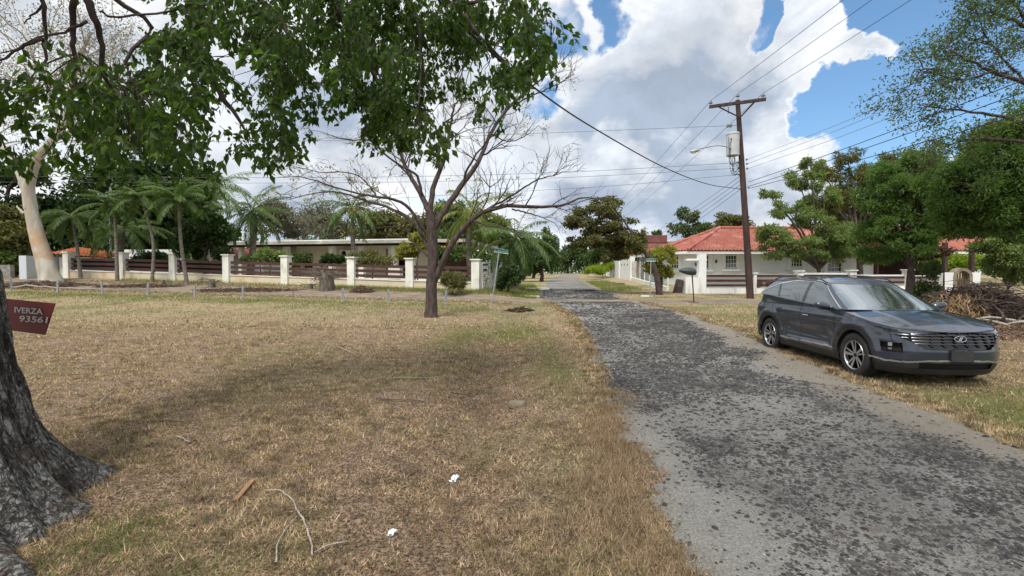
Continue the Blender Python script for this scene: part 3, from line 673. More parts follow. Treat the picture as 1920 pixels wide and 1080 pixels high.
L_([P(850, 10, 7.2), P(960, -5, 7.3), P(1000, 60, 7.2), P(1002, 130, 7.2)], .03, .006)
L_([P(850, 0, 7.2), P(868, 100, 7.1), P(860, 170, 7.0)], .02, .005, 8)
L_([top, P(200, -500, 5.6), P(480, -200, 6.4)], .2, .09, 10)
for (px, py, dep) in [(370, 100, 6.3), (640, 70, 6.9), (700, 130, 6.9), (900, 80, 7.2), (540, 90, 6.6), (230, 160, 5.7), (150, 100, 5.3), (780, 60, 7.1)]:
    for j in range(5):
        grow(limb, P(px, py, dep), (rng.normal(0, .6), rng.normal(0, .5), -.5), .9, .012, 1, [], up=-.5, kids=3)
limb.build('branch', m_bark, t, smooth=True)
tw.build('twigs', m_bark, t)
# pods hanging in the crown
m_pod = pmat('pod', (.28, .34, .16), rough=.6); pod0 = None
for i in range(44):
    px = rng.uniform(690, 1010); py = rng.uniform(60, 240)
    if px > 860 and py > 180: continue
    c = P(px, py, 6.75)
    if pod0 is None:
        pod0 = MB().tube([(0, 0, 0), (.01, 0, -.07), (0, 0, -.14)], [.003, .006, .003], 5).build('seed_pod', m_pod, t, local=True); q = pod0
    else:
        q = pod0.copy(); link(q); q.parent = t
    q.location = [float(v) for v in (c - ORG[t.name])]
# ------------------------------------------------------------------ bare tree in the middle of the lawn
YT = 17.0
b0 = G(808, YT)
t = thing('bare_tree', 'almost leafless tree with dark forked trunk standing in the middle of the dry lawn', 'tree', b0)
tb = MB(); tips = []
def limb_px(pts, r0, r1, twn, twL, depth=0.0, lev=2, f0=.35, kids=3):
    """pts: (px,py) list; depth drift along the limb"""
    k = len(pts); d = np.linspace(0, depth, k)
    q = curve([P(x, y, YT + dd) for (x, y), dd in zip(pts, d)], 20, .012)
    rr_ = rad(len(q), r0, r1); tb.tube(q, rr_, 8, cap=False)
    tg = np.gradient(q, axis=0)
    for j in range(int(twn * 1.15)):
        i = int(rng.uniform(f0, 1) * (len(q) - 1)); dd = tg[i] / np.linalg.norm(tg[i]) + rng.normal(0, .75, 3) + np.array([0, 0, .25])
        grow(tb, q[i], dd, twL * rng.uniform(.7, 1.4), max(.012, rr_[i] * .42), lev, tips, up=.25, spread=.6, n=6, kids=kids)
    grow(tb, q[-1], tg[-1] + rng.normal(0, .1, 3), twL * .9, r1, lev, tips, up=.2, spread=.55, kids=kids)
tr = curve([b0 - [0, 0, .1], P(809, 540, YT), P(812, 490, YT), P(810, 440, YT), P(806, 398, YT)], 20, .006)
tb.tube(tr, np.interp(np.linspace(0, 1, len(tr)), [0, .06, .15, 1], [.27, .22, .195, .165]), 14)
limb_px([(815, 525), (830, 492), (852, 450), (878, 420), (905, 398), (950, 386), (1000, 388), (1050, 386), (1085, 372)], .125, .03, 9, 1.15, -.8)
limb_px([(900, 400), (950, 372), (985, 350), (1015, 335), (1050, 325)], .045, .014, 6, .9, -1.2)
limb_px([(960, 392), (1000, 402), (1040, 418)], .03, .012, 3, .7, .6)
limb_px([(810, 432), (835, 392), (862, 352), (890, 315), (908, 280), (922, 245), (955, 200), (1000, 160), (1030, 135)], .12, .022, 12, 1.25, 1.2)
limb_px([(955, 200), (1000, 178), (1040, 160), (1075, 140)], .035, .012, 6, .9, .6)
limb_px([(868, 345), (880, 310), (905, 275), (935, 240), (948, 215)], .045, .014, 4, .8, -.9)
limb_px([(806, 400), (812, 355), (828, 312), (838, 272), (846, 225), (852, 195)], .105, .03, 7, 1.0, .5)
limb_px([(822, 335), (822, 300), (824, 262), (830, 235), (858, 210), (865, 195)], .045, .014, 5, .8, -.5)
limb_px([(806, 400), (788, 362), (768, 328), (752, 290), (738, 248), (728, 200)], .105, .028, 7, 1.0, .8)
limb_px([(790, 362), (782, 330), (765, 318), (735, 300), (708, 275), (690, 262), (650, 262), (610, 250)], .05, .012, 7, .9, -1.2)
limb_px([(805, 450), (785, 415), (760, 385), (735, 374), (705, 368), (660, 360), (610, 345), (560, 330)], .07, .014, 10, 1.0, -1.5)
limb_px([(808, 475), (785, 432), (760, 405), (725, 388), (690, 378), (640, 362), (590, 362), (540, 375)], .075, .012, 10, 1.0, 1.0)
limb_px([(705, 368), (690, 345), (660, 325), (600, 322), (550, 312)], .03, .01, 5, .8, .5)
limb_px([(802, 480), (775, 455), (762, 430), (738, 425), (700, 430), (665, 445)], .04, .012, 4, .7, 1.5)
limb_px([(920, 250), (950, 265), (985, 255), (1010, 235)], .025, .01, 4, .7, 1)
for i in range(12):   # water shoots
    px = rng.uniform(760, 960); grow(tb, P(px, 420 - abs(px - 800) * .35, YT), (rng.normal(0, .25), rng.normal(0, .2), 1), rng.uniform(1, 2), .012, 1, tips, up=.4, spread=.35, kids=3)
tb.build('trunk', m_bark, t, smooth=True)
lb = MB(); pick = rng.choice(len(tips), min(len(tips), 260), replace=False)
C = np.array([tips[i][0] for i in pick])
# leaves remain mostly on the left side and near the top
w = (C[:, 0] < -3.6) | (rng.uniform(0, 1, len(C)) < .28)
w = w if w.sum() else ~w
C = np.repeat(C[w], 3, 0) + rng.normal(0, .07, (w.sum() * 3, 3)); quadleaves(C, rdir(len(C)) + [0, 0, -.6], rdir(len(C), 0, 1), rng.uniform(.07, .13, len(C)), .06, lb)
lb.build('leaves', lf_yel, t)

# ------------------------------------------------------------------ left fence
def fline(px, off=0.0):
    k = (px - 960) / F; y = (27.55 + off) / (1 + .22 * k); return np.array([k * y, y])
fdir = math.atan2(-.22, 1)
fx = [130, 232, 328, 428, 537, 661, 770, 893]
pil = [fline(p) for p in fx]
t = thing('garden_fence', 'long low fence with white pillars and brown boards in front of the flat roofed house', 'fence', (*pil[3], float(T(*pil[3]))))
def pillar(mb, x, y, z, h, w=.46, rz=fdir, m=0):
    mb.box((x, y, z + h / 2 - .15), (w, w, h + .3), rz, m)
    mb.box((x, y, z + h + .03), (w + .13, w + .13, .07), rz, m)
for i, (x, y) in enumerate(pil):
    z = float(T(x, y)); mb = MB(); pillar(mb, x, y, z, 1.76); mb.build('pillar', m_white, t)
    if i < 7:
        x2, y2 = pil[i + 1]; z2 = float(T(x2, y2)); zb = max(z, z2)
        u = np.array([x2 - x, y2 - y]); u /= np.linalg.norm(u)
        a = np.array([x, y]) + u * .23; b_ = np.array([x2, y2]) - u * .23
        MB().beam((*a, z + .16), (*b_, z2 + .16), .22, .62).build('plinth', m_ochre, t)
        MB().beam((*a, z + .495), (*b_, z2 + .495), .30, .05).build('coping', m_white, t)
        for hh in (.70, 1.0, 1.3):
            MB().beam((*a, z + hh), (*b_, z2 + hh), .05, .17).build('board', m_brownrail, t)
# backing of the left three bays is closed dark boarding behind the gaps
    if i < 3:
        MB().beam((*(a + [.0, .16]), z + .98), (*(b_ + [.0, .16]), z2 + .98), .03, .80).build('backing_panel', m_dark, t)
# side fence going back along the road
pR = pil[-1]
t = thing('side_wall', 'pale weathered wall with slotted panel and dry vine running back from the last fence pillar', 'wall', (pR[0] + .5, pR[1] + 1.5, float(T(pR[0] + .5, pR[1] + 1.5))))
q0 = np.array([pR[0] + .28, pR[1] + .2]); q1 = np.array([pR[0] + 1.35, pR[1] + 6.0]); zb = float(T(*q0))
MB().beam((*q0, zb + .2), (*q1, zb + .35), .18, .6).build('plinth', m_stain, t)
for hh in (.66, 1.0, 1.34): MB().beam((*q0, zb + hh), (*(q0 + (q1 - q0) * .32), zb + hh + .04), .10, .17).build('slat', m_stain, t)
qm = q0 + (q1 - q0) * .32
MB().beam((*qm, zb + 1.0), (*q1, zb + 1.15), .16, 1.12).build('panel', m_stain, t)
MB().beam((*q0, zb + 1.6), (*q1, zb + 1.75), .22, .08).build('coping', m_stain, t)
MB().beam((*(q0 + [.0, .0]), zb + 1.0), (*(q0 + (q1 - q0) * .02), zb + 1.0), .14, 1.1).build('post', m_stain, t)
vb = MB()
for i in range(9):
    s0 = q0 + (q1 - q0) * rng.uniform(.1, .75); grow(vb, (s0[0] + .12, s0[1] - .1, zb + .0), (rng.normal(0, .35), .1, 1), 1.5, .03, 1, [], up=.3, spread=.4, kids=3)
tag(vb.build('dry_vine', m_bark, None, smooth=True), 'leafless dark vine climbing the pale side wall', 'vine')

# ------------------------------------------------------------------ marker posts in the lawn
posts = [(21, 544), (107, 549), (191, 552), (277, 557), (365, 561), (454, 561), (549, 565), (643, 565), (729, 567), (836, 569)]
wh = ['nearest the big trunk at the far left', 'in front of the white painted tree trunk', 'in front of the first closed fence bay', 'in front of the second fence pillar from the left',
      'left of the small stump by the third fence bay', 'below the fourth fence pillar', 'a thin rusty rod below the fifth fence pillar', 'in front of the palm stump', 'in front of the sixth bay, left of the bare tree', 'just right of the bare tree trunk']
proto = None
for i, ((px, py), w) in enumerate(zip(posts, wh)):
    k = (px - 960) / F; y = 21.3 / (1 + .23 * k); x = k * y; z = float(T(x, y))
    h = HZ - (py - 512 - 24.5) * y / F - z; h = float(np.clip(h, .55, .8))
    if i == 6:
        mb = MB().tube([(0, 0, -.1), (.01, 0, h)], .022, 6); o = mb.build('marker_post', m_rust); tag(o, 'thin rusty marker rod below the fifth fence pillar', 'post')
        o.location = (x, y, z); continue
    if proto is None:
        mb = MB().box((0, 0, .26), (.085, .085, .78), 0); mb.box((0, 0, .66), (.07, .07, .02), 0)
        proto = mb.build('marker_post', [m_conc]); o = proto
    else:
        o = proto.copy(); link(o)
    tag(o, 'short grey concrete marker post ' + w, 'post', 'marker posts in a row along the lawn edge')
    o.location = (x, y, z); o.rotation_euler = (rng.normal(0, .03), rng.normal(0, .04), rng.uniform(0, 1))
    o.scale = (1, 1, h / .66)

# ------------------------------------------------------------------ street name signs
def street_sign(px_base, Y, px_top, py_top, label, boards):
    b = G(px_base, Y); tp = P(px_top, py_top, Y)
    t = thing('street_sign', label, 'sign', b)
    MB().tube([b - [0, 0, .1], tp], .028, 8).build('pole', m_galv, t)
    for (c0, c1, h) in boards:
        c0 = np.array(c0); c1 = np.array(c1)
        bd = MB().beam(c0, c1, .012, h).build('sign_board', m_green, t)
        d = (c1 - c0) / np.linalg.norm(c1 - c0); n = np.cross(d, [0, 0, 1.]); n /= np.linalg.norm(n)
        if n[1] > 0: n = -n
        mb = MB(); o_ = n * .009
        mb.beam(c0 + [0, 0, -h * .36] + o_, c1 + [0, 0, -h * .36] + o_, .004, h * .16)
        mb.beam(c0 + [0, 0, h * .46] + o_, c1 + [0, 0, h * .46] + o_, .004, h * .05)
        L = np.linalg.norm(c1 - c0); x_ = .06 * L
        while x_ < L * .9:       # letter-like marks, the words are too small to read
            w_ = rng.uniform(.03, .05)
            if rng.uniform() < .85:
                p_ = c0 + d * x_ + o_
                mb.beam(p_ + [0, 0, -h * .14], p_ + [0, 0, h * rng.uniform(.1, .2)], .004, .014)
                mb.beam(p_ + [0, 0, h * rng.uniform(-.12, .14)], p_ + d * w_ * .7 + [0, 0, h * rng.uniform(-.12, .12)], .004, .012)
            x_ += w_ + .02
        mb.build('lettering', m_signw, bd)
    return t
Ys = 21.5
street_sign(921, Ys, 936, 470, 'leaning street name sign with two green boards left of the road', [(P(928, 469, Ys), P(941, 471, Ys + .25), .20), (P(942, 471.5, Ys - .1), P(953, 473, Ys + .1), .18)])
Ys = 26.5
street_sign(1219, Ys, 1220.5, 490, 'upright street name sign with one green board right of the road', [(P(1211, 487.5, Ys), P(1230, 487.5, Ys), .17)])

# ------------------------------------------------------------------ palms
def palm(name, label, base, top, tr_, nf, L, droop=.9, mat=None, group=None, elev=(-.5, 1.25), wid=.075, ll=.46, dead=0, skirt=False, seed=0):
    r_ = np.random.default_rng(seed)
    t = thing(name, label, 'palm', base, group); base = np.asarray(base); top = np.asarray(top)
    mid = (base + top) / 2 + np.array([r_.normal(0, .12), 0, 0]) * np.linalg.norm(top - base) * .3
    q = curve([base - [0, 0, .1], mid, top], 14)
    rr_ = rad(len(q), tr_ * 1.1, tr_ * .7) * (1 + .07 * np.sin(np.arange(len(q)) * 2.5))
    MB().tube(q, rr_, 10).build('trunk', m_palmt, t, smooth=True)
    if skirt:
        MB().tube([top - [0, 0, .7], top - [0, 0, .3], top + [0, 0, .15]], [tr_ * .8, tr_ * 1.25, tr_ * .6], 10).build('crown_shaft', pmat('palm_shaft', (.14, .09, .06), (.09, .1, .04), scale=5, rough=.8), t, smooth=True)
    C = []; D = []; LL = []; NN = []
    rb = MB()
    nf = int(nf * 1.25)
    for i in range(nf):
        az = i * 2.39996 + r_.normal(0, .15); el = elev[0] + (elev[1] - elev[0]) * ((i + .5) / nf) ** .9 + r_.normal(0, .08)
        Lf = L * r_.uniform(.82, 1.1) * (1.0 if el > 0 else .9); k = 11
        h = np.array([math.cos(az), math.sin(az), 0.]); s = np.linspace(0, 1, k)
        ang = el - droop * s * 1.25 * (1.15 if el < .6 else 1.0)
        st = Lf / (k - 1); pts = [top + np.array([0, 0, .05])]
        for j in range(1, k): pts.append(pts[-1] + st * (h * math.cos(ang[j]) + np.array([0, 0, math.sin(ang[j])])))
        pts = np.array(pts); rb.tube(pts, rad(k, .028, .006), 4, cap=False, m=1)
        side = np.cross(h, [0, 0, 1.]); nl = 40
        for f in np.linspace(.12, .99, nl):
            x_ = f * (k - 1); j = min(int(x_), k - 2); p_ = pts[j] + (pts[j + 1] - pts[j]) * (x_ - j)
            tg = pts[j + 1] - pts[j]; tg /= np.linalg.norm(tg)
            l_ = ll * L / 2.2 * (math.sin(math.pi * (f * .86 + .1)) ** .6)
            for sg in (-1, 1):
                dd = side * sg * .75 + tg * .55 + np.array([0, 0, -.42 + r_.normal(0, .12)]) + r_.normal(0, .06, 3)
                C.append(p_); D.append(dd); LL.append(l_ * r_.uniform(.8, 1.1)); NN.append(np.array([0, 0, 1.]) + r_.normal(0, .15, 3))
    quadleaves(np.array(C), np.array(D), np.array(NN), np.array(LL), wid, rb, fold=.1)
    rb.build('crown', [mat or lf_palm, lf_palmy], t)
    return t
# slender palms along the left fence
palm('palm_tree', 'slender leaning palm with feathery crown in front of the leftmost fence bay', G(152, 33.2), P(135, 408, 33.5), .11, 15, 2.4, mat=lf_palm, elev=(-.5, .9), seed=1)
palm('palm_tree', 'slender grey stemmed palm just left of the second fence pillar', G(220, 32.2), P(214, 388, 32.4), .11, 14, 2.2, elev=(-.4, 1.2), seed=2)
palm('palm_tree', 'slender palm with arching blue green crown at the middle of the second fence bay', G(285, 31.2), P(266, 376, 31.4), .10, 16, 2.3, droop=1.0, elev=(.1, 1.35), seed=3)
palm('palm_tree', 'slender palm with wide umbrella crown left of the fourth fence pillar', G(351, 30.4), P(335, 380, 30.6), .11, 18, 2.4, droop=1.05, elev=(.05, 1.35), seed=4)
palm('coconut_palm', 'broad coconut palm with low drooping fronds behind the second fence bay', G(228, 36.5), P(232, 428, 36.5), .2, 16, 3.6, mat=lf_palm, droop=.8, elev=(-.6, .7), wid=.06, seed=5)
palm('coconut_palm', 'bushy coconut palm with upright tip fronds behind the fourth fence bay', G(467, 35), P(472, 400, 35), .24, 24, 3.1, droop=.85, elev=(-.85, 1.4), wid=.06, mat=lf_palm, seed=6)
palm('coconut_palm', 'tall slim coconut palm rising in front of the flat roofed house', G(664, 34), P(660, 392, 34), .16, 18, 2.9, droop=.9, elev=(-.7, 1.4), wid=.055, skirt=True, seed=7)
palm('coconut_palm', 'large coconut palm behind the right fork of the bare tree', G(888, 33), P(886, 400, 33), .22, 20, 3.4, droop=.95, elev=(-.9, 1.35), wid=.06, mat=lf_palmy, seed=8)
palm('coconut_palm', 'low bushy coconut palm with hanging yellow fronds beside the road', G(966, 31), P(966, 452, 31), .28, 26, 3.3, droop=1.0, elev=(-1.0, 1.3), wid=.06, mat=lf_palm, seed=9)
palm('coconut_palm', 'dark coconut palm high behind the left palms', G(398, 44), P(405, 352, 44), .2, 14, 4.2, droop=.9, elev=(-.5, 1.1), wid=.07, seed=10)

# ------------------------------------------------------------------ pale painted trunk at the far left
bw = G(100, 31.5)
t = thing('pale_trunk_tree', 'tall tree with pale peeling leaning trunk and sparse airy crown at the far left', 'tree', bw)
m_pale = pmat('pale_bark', (.52, .50, .44), (.38, .33, .26), scale=1.6, stretch=(1, 1, .35), rough=.85, bump=.3, bscale=14, c3=(.30, .27, .22), s3=1.1, t3=(.55, .7))
nt = m_pale.node_tree; bs = [n for n in nt.nodes if n.type == 'BSDF_PRINCIPLED'][0]; src = bs.inputs['Base Color'].links[0].from_socket
sz_ = N(nt, 'ShaderNodeSeparateXYZ', {0: N(nt, 'ShaderNodeTexCoord').outputs['Object']}).outputs[2]
bn = N(nt, 'ShaderNodeTexNoise', {'Vector': N(nt, 'ShaderNodeTexCoord').outputs['Object'], 'Scale': 2.2, 'Detail': 6}).outputs[0]
band = M(nt, 'MULTIPLY', MR(nt, M(nt, 'ADD', sz_, M(nt, 'MULTIPLY', bn, .8)), 1.8, 2.2), MR(nt, M(nt, 'ADD', sz_, M(nt, 'MULTIPLY', bn, 1.2)), 4.6, 3.6))
nt.links.new(MIX(nt, M(nt, 'MULTIPLY', band, MR(nt, bn, .35, .6)), src, (.46, .31, .20)), bs.inputs['Base Color'])
Yp = 31.5; tb = MB(); tips2 = []
q = curve([bw - [.1, 0, .2], P(84, 488, Yp), P(72, 450, Yp), P(60, 400, Yp), P(52, 355, Yp)], 20, .006)
tb.tube(q, np.interp(np.linspace(0, 1, len(q)), [0, .08, .25, .6, 1], [.72, .55, .47, .39, .27]), 16)
for pts, r0 in [([(58, 385), (46, 345), (28, 305), (0, 270), (-40, 220), (-70, 130)], .30), ([(58, 392), (54, 350), (70, 300), (100, 262), (125, 220), (140, 140), (170, 60)], .36), ([(100, 262), (130, 245), (170, 200), (215, 120)], .12), ([(110, 240), (95, 180), (60, 100), (40, 20)], .13), ([(45, 400), (36, 392), (32, 385)], .1)]:
    q = curve([P(x, y, Yp + (0 if k_ < 2 else rng.normal(0, .4))) for k_, (x, y) in enumerate(pts)], 14, .015); tb.tube(q, rad(len(q), r0, r0 * .25), 8, cap=False)
    if r0 > .11:
        for j in range(9):
            i = int(rng.uniform(.4, 1) * (len(q) - 1)); grow(tb, q[i], (rng.normal(0, 1), rng.normal(0, .6), .6), 4.2, .05, 2, tips2, up=.1, spread=.6, kids=4)
tb.build('trunk', m_pale, t, smooth=True)
C = np.array([a[0] for a in tips2]); C = np.repeat(C, 7, 0) + rng.normal(0, .35, (len(C) * 7, 3)); lb = MB()
quadleaves(C, rdir(len(C)) + [0, 0, -.3], rdir(len(C)), rng.uniform(.1, .2, len(C)), .07, lb); lb.build('crown', lf_grey, t)

# ------------------------------------------------------------------ trees and shrubs of the left side
def BT(name, label, px, Y, top_py, tr_, blobs_, n, L, W, ml, mb_=None, **kw):
    b = G(px, Y); return blobtree(name, label, kw.pop('cat', 'tree'), b, P(px + kw.pop('dx', 0), top_py, Y), tr_, [pc(*e) for e in blobs_], n, L, W, ml, mb_ or m_bark, **kw)
BT('broadleaf_tree', 'dark dense tree behind the slender palms at the left', 290, 46, 400, .4, [(215, 370, 46, 75, 55), (300, 345, 46, 70, 55), (370, 370, 46, 60, 60), (260, 440, 46, 90, 50), (360, 440, 46, 70, 45), (300, 390, 47, 110, 60)], 20000, .5, .26, lf_dark, sub=10)
BT('broadleaf_tree', 'tall dark tree rising at the left edge behind the pale trunk', 20, 42, 420, .5, [(10, 395, 42, 80, 50), (-60, 420, 42, 90, 90), (120, 410, 43, 60, 60), (60, 440, 43, 90, 60), (130, 460, 43, 60, 45), (30, 330, 42, 60, 40)], 15000, .45, .24, lf_dark, sub=9)
BT('broadleaf_tree', 'olive tree with open crown left of the pale trunk', -40, 36, 430, .4, [(0, 430, 36, 50, 45), (-60, 380, 36, 60, 50), (20, 470, 36, 45, 30)], 6000, .32, .18, lf_olive)
BT('hedge', 'bright green hedge bush behind the low block wall at the far left', 30, 36.5, 505, .1, [(20, 482, 36.5, 40, 18), (-40, 485, 36.5, 50, 20), (55, 492, 36.5, 26, 16)], 4500, .3, .16, lf_fresh, cat='hedge', limbs=False)
BT('garden_tree', 'round glossy green tree behind the third fence bay', 385, 33, 470, .12, [(375, 430, 33, 40, 36), (392, 462, 33, 38, 30), (358, 462, 33, 30, 28), (400, 425, 33, 24, 22)], 9000, .22, .13, lf_dark, sub=9)
BT('scrub_tree', 'greyish twiggy tree behind the left part of the flat roof', 570, 52, 440, .3, [(560, 405, 52, 62, 34), (600, 425, 52, 60, 26), (520, 425, 52, 50, 28), (640, 430, 52, 36, 22)], 11000, .4, .13, lf_grey, m_barkg, sub=10)
BT('broadleaf_tree', 'rounded olive green tree behind the flat roof in the middle', 730, 56, 445, .35, [(700, 425, 56, 48, 24), (750, 422, 56, 50, 26), (720, 440, 56, 70, 22), (800, 432, 56, 45, 26)], 11000, .42, .2, lf_olive, sub=10)
BT('broadleaf_tree', 'mid green tree behind the right end of the flat roof', 860, 50, 450, .3, [(840, 400, 50, 35, 28), (880, 420, 50, 45, 34), (830, 445, 50, 40, 22), (930, 440, 50, 40, 34)], 9000, .36, .19, lf_mid, sub=9)
BT('clipped_bush', 'round dense dark green bush beside the left street sign', 953, 27.2, 530, .06, [(953, 521, 27.2, 24, 22)], 7000, .13, .08, lf_dark, cat='bush', sub=26, subr=.34, limbs=False)
m_sage = leafmat('leaf_sage', [(.06, .10, .03), (.12, .16, .06), (.16, .10, .06), (.10, .14, .05), (.15, .18, .08)], .3)
BT('flowering_shrub', 'low spiky shrub with reddish flower tips in front of the last fence bay', 848, 25.8, 545, .03, [(848, 531, 25.8, 23, 14)], 2600, .28, .05, m_sage, cat='bush', sub=16, limbs=False, down=-.6)
hedges = [(488, 486, 'low croton shrub behind the fence left of the fifth pillar', 34, 12), (507, 482, 'leafy shrub right behind the fourth fence bay boards', 30, 13), (562, 486, 'bright green shrub behind the fence beside the barred window', 22, 12), (623, 488, 'small dark green shrub behind the fifth fence bay', 18, 9),
          (700, 487, 'wide leafy shrub behind the sixth fence bay', 40, 13), (765, 470, 'yellow green shrub at the dark doorway of the flat roofed house', 20, 14), (845, 478, 'green shrub behind the last fence bay beside the bare tree', 36, 14), (290, 482, 'dark shrub behind the second fence bay', 30, 9), (785, 455, 'yellowish young shrub left of the orange porch roof', 20, 16)]
for i, (px, py, lab, rx, ry_) in enumerate(hedges):
    Yh = float(fline(px, 1.6)[1]); BT('garden_shrub', lab, px, Yh, py + 12, .04, [(px, py, Yh, rx, ry_)], 2200, .20, .10, [lf_mid, lf_fresh, lf_mid, lf_dark, lf_olive, lf_yel, lf_mid, lf_dark, lf_yel][i], cat='bush', sub=12, limbs=True, group='shrubs planted behind the garden fence')
# stumps and debris in front of the fence
def stump(label, px, Y, h, r, shoots=0, name='palm_stump'):
    b = G(px, Y); t = thing(name, label, 'stump', b)
    th = np.linspace(0, 2 * math.pi, 40, endpoint=False); zs_ = np.linspace(-.1, h, 14)
    Rr_ = r * (1.15 - .2 * zs_ / h)[:, None] * (1 + .12 * np.sin(th * 9 + zs_[:, None] * 2) + .06 * np.sin(th * 17))
    mb = MB().grid(np.stack([b[0] + Rr_ * np.cos(th), b[1] + Rr_ * np.sin(th), b[2] + np.repeat(zs_[:, None], 40, 1)], -1), closev=True)
    mb.raw([(b[0], b[1], b[2] + h * .95)] + [(b[0] + Rr_[-1, k] * math.cos(a), b[1] + Rr_[-1, k] * math.sin(a), b[2] + h) for k, a in enumerate(th)], [[0, k + 1, (k + 1) % 40 + 1] for k in range(40)])
    mb.build('trunk', m_barkg, t, smooth=True)
    if shoots:
        sb = MB()
        for i in range(shoots):
            a = rng.uniform(0, 6.28); grow(sb, b + [r * .8 * math.cos(a), r * .8 * math.sin(a), h * rng.uniform(.5, 1)], (math.cos(a), math.sin(a), .6), .7, .03, 1, [], up=-.8, spread=.5)
        sb.build('dead_shoots', m_twig, t)
stump('thick palm stump with dead stubs in front of the fifth fence bay', 613, 27.6, 1.1, .34, 26)
stump('small weathered stump in front of the third fence bay', 397, 29.0, .5, .16, 6)
stump('knee high stump at the foot of the fifth fence pillar', 582, 28.2, .32, .12, 3)
stump('short stub at the foot of the second fence bay', 306, 30.2, .3, .1, 0)
def heap(name, label, cat, c, rx, ry_, h, n, L, r, mat, leaf=None, nleaf=0):
    t = thing(name, label, cat, c); mb = MB(); c = np.asarray(c)
    for i in range(n):
        a = rng.uniform(0, 6.28); q = rng.uniform(0, 1) ** .6; p_ = c + [rx * q * math.cos(a), ry_ * q * math.sin(a), h * (1 - q ** 1.6) * rng.uniform(.1, 1.0) + .02]
        d = rdir(1, -.25, .35)[0]; l_ = L * rng.uniform(.4, 1.2)
        mb.tube(curve([p_ - d * l_ / 2, p_ + rng.normal(0, .06 * l_, 3) + [0, 0, .05 * l_], p_ + d * l_ / 2], 4), rad(5, r, r * .3) * rng.uniform(.4, 1.5), 5 if r > .02 else 3, cap=False)
    mb.build('sticks', mat, t)
    if leaf:
        a = rng.uniform(0, 6.28, nleaf); q = rng.uniform(0, 1, nleaf) ** .6
        C = c + np.stack([rx * q * np.cos(a), ry_ * q * np.sin(a), h * (1 - q ** 1.6) * rng.uniform(0, .95, nleaf) + .02], 1)
        lb = MB(); quadleaves(C, rdir(nleaf, -.5, .4), rdir(nleaf, 0, 1), rng.uniform(.1, .3, nleaf), .07, lb); lb.build('dead_leaves', leaf, t)
    return t
m_deadl = leafmat('dead_leaves', [(.12, .07, .045), (.2, .12, .08), (.09, .06, .05), (.26, .17, .11)], .1, .8)
heap('debris_heap', 'small heap of reddish dead fronds at the foot of the sixth fence pillar', 'debris', G(680, 27.0, -.02), .65, .5, .38, 90, .5, .012, m_twig, m_deadl, 500)
heap('debris_heap', 'flat scatter of brown cuttings in front of the third and fourth fence bays', 'debris', G(470, 27.8, -.02), 3.2, .8, .16, 160, .5, .012, m_twig, m_deadl, 1500)
heap('debris_heap', 'bed of fallen twigs and bark around the pale trunk at the far left', 'debris', G(90, 30.6, -.02), 3.4, 1.2, .28, 190, 1.0, .022, m_twig, m_deadl, 2200)
heap('debris_heap', 'low brown scatter of soil and twigs in front of the second fence bay', 'debris', G(270, 29.7, -.02), 3.0, .7, .14, 110, .6, .012, m_twig, m_deadl, 1000)
o = MB().tube(curve([G(20, 29.3, .12), G(60, 29.2, .2), G(110, 29.0, .1), G(190, 28.3, .1)], 10, .03), [.06, .05, .045, .03], 6).build('fallen_branch', m_twigp, smooth=True); tag(o, 'long pale fallen branch lying below the pale trunk at the far left', 'branch')
# low block wall, shed and far left buildings
o = MB().beam(G(-120, 34.5, .45), G(24, 34.5, .4), .3, 1.1).build('block_wall', pmat('old_block', (.30, .29, .26), (.18, .17, .15), scale=3, rough=.95, bump=.4)); tag(o, 'low grey block wall at the far left edge', 'wall')
def GP(px, py, off=0.0):
    Y_ = 5.0
    lo, hi_ = 1.2, 120.0
    for _ in range(40):
        Y_ = (lo + hi_) / 2; p = P(px, py, Y_)
        if p[2] > float(T(p[0], p[1])): lo = Y_
        else: hi_ = Y_
    return np.array([p[0], p[1], float(T(p[0], p[1])) + off])
# ------------------------------------------------------------------ tiled roof helper
def tilemat(name, a, b, c):
    return pmat(name, a, b, scale=3.0, rough=.8, bump=.3, bscale=20, c3=c, s3=.8, t3=(.55, .72))
m_tile = tilemat('clay_tiles', (.40, .145, .105), (.29, .095, .075), (.46, .25, .19))
m_tileo = tilemat('orange_tiles', (.55, .19, .07), (.40, .13, .06), (.3, .16, .1))
def tileslope(mb, e0, e1, r1, r0, amp=.045, pitch=.26, rows=None):
    """eave e0-e1, ridge r0-r1; wave runs up the slope"""
    e0, e1, r1, r0 = [np.asarray(v, float) for v in (e0, e1, r1, r0)]
    L = np.linalg.norm(e1 - e0); du = (e1 - e0) / L; H = np.linalg.norm((r0 + r1) / 2 - (e0 + e1) / 2)
    nn = np.cross(du, (r0 + r1) / 2 - (e0 + e1) / 2); nn /= np.linalg.norm(nn)
    if nn[2] < 0: nn = -nn
    nu = int(L / (pitch / 6)); tile = .36; nr = max(2, int(H / tile))
    vs = []; st = []
    for k in range(nr):
        for f, h in ((0.0, 1.0), (.9, 0.15)): vs.append((k + f) / nr); st.append(h)
    vs.append(1.0); st.append(0.2)
    vs = np.array(vs)[:, None, None]; st = np.array(st)[:, None]
    us = np.linspace(0, 1, nu)[None, :, None]
    Pg = (e0 + (r0 - e0) * vs) * (1 - us) + (e1 + (r1 - e1) * vs) * us
    s = ((Pg - e0) @ du)
    d = amp * np.cos(2 * math.pi * s / pitch) + .05 * st
    Pg = Pg + nn * d[..., None]
    mb.grid(Pg)
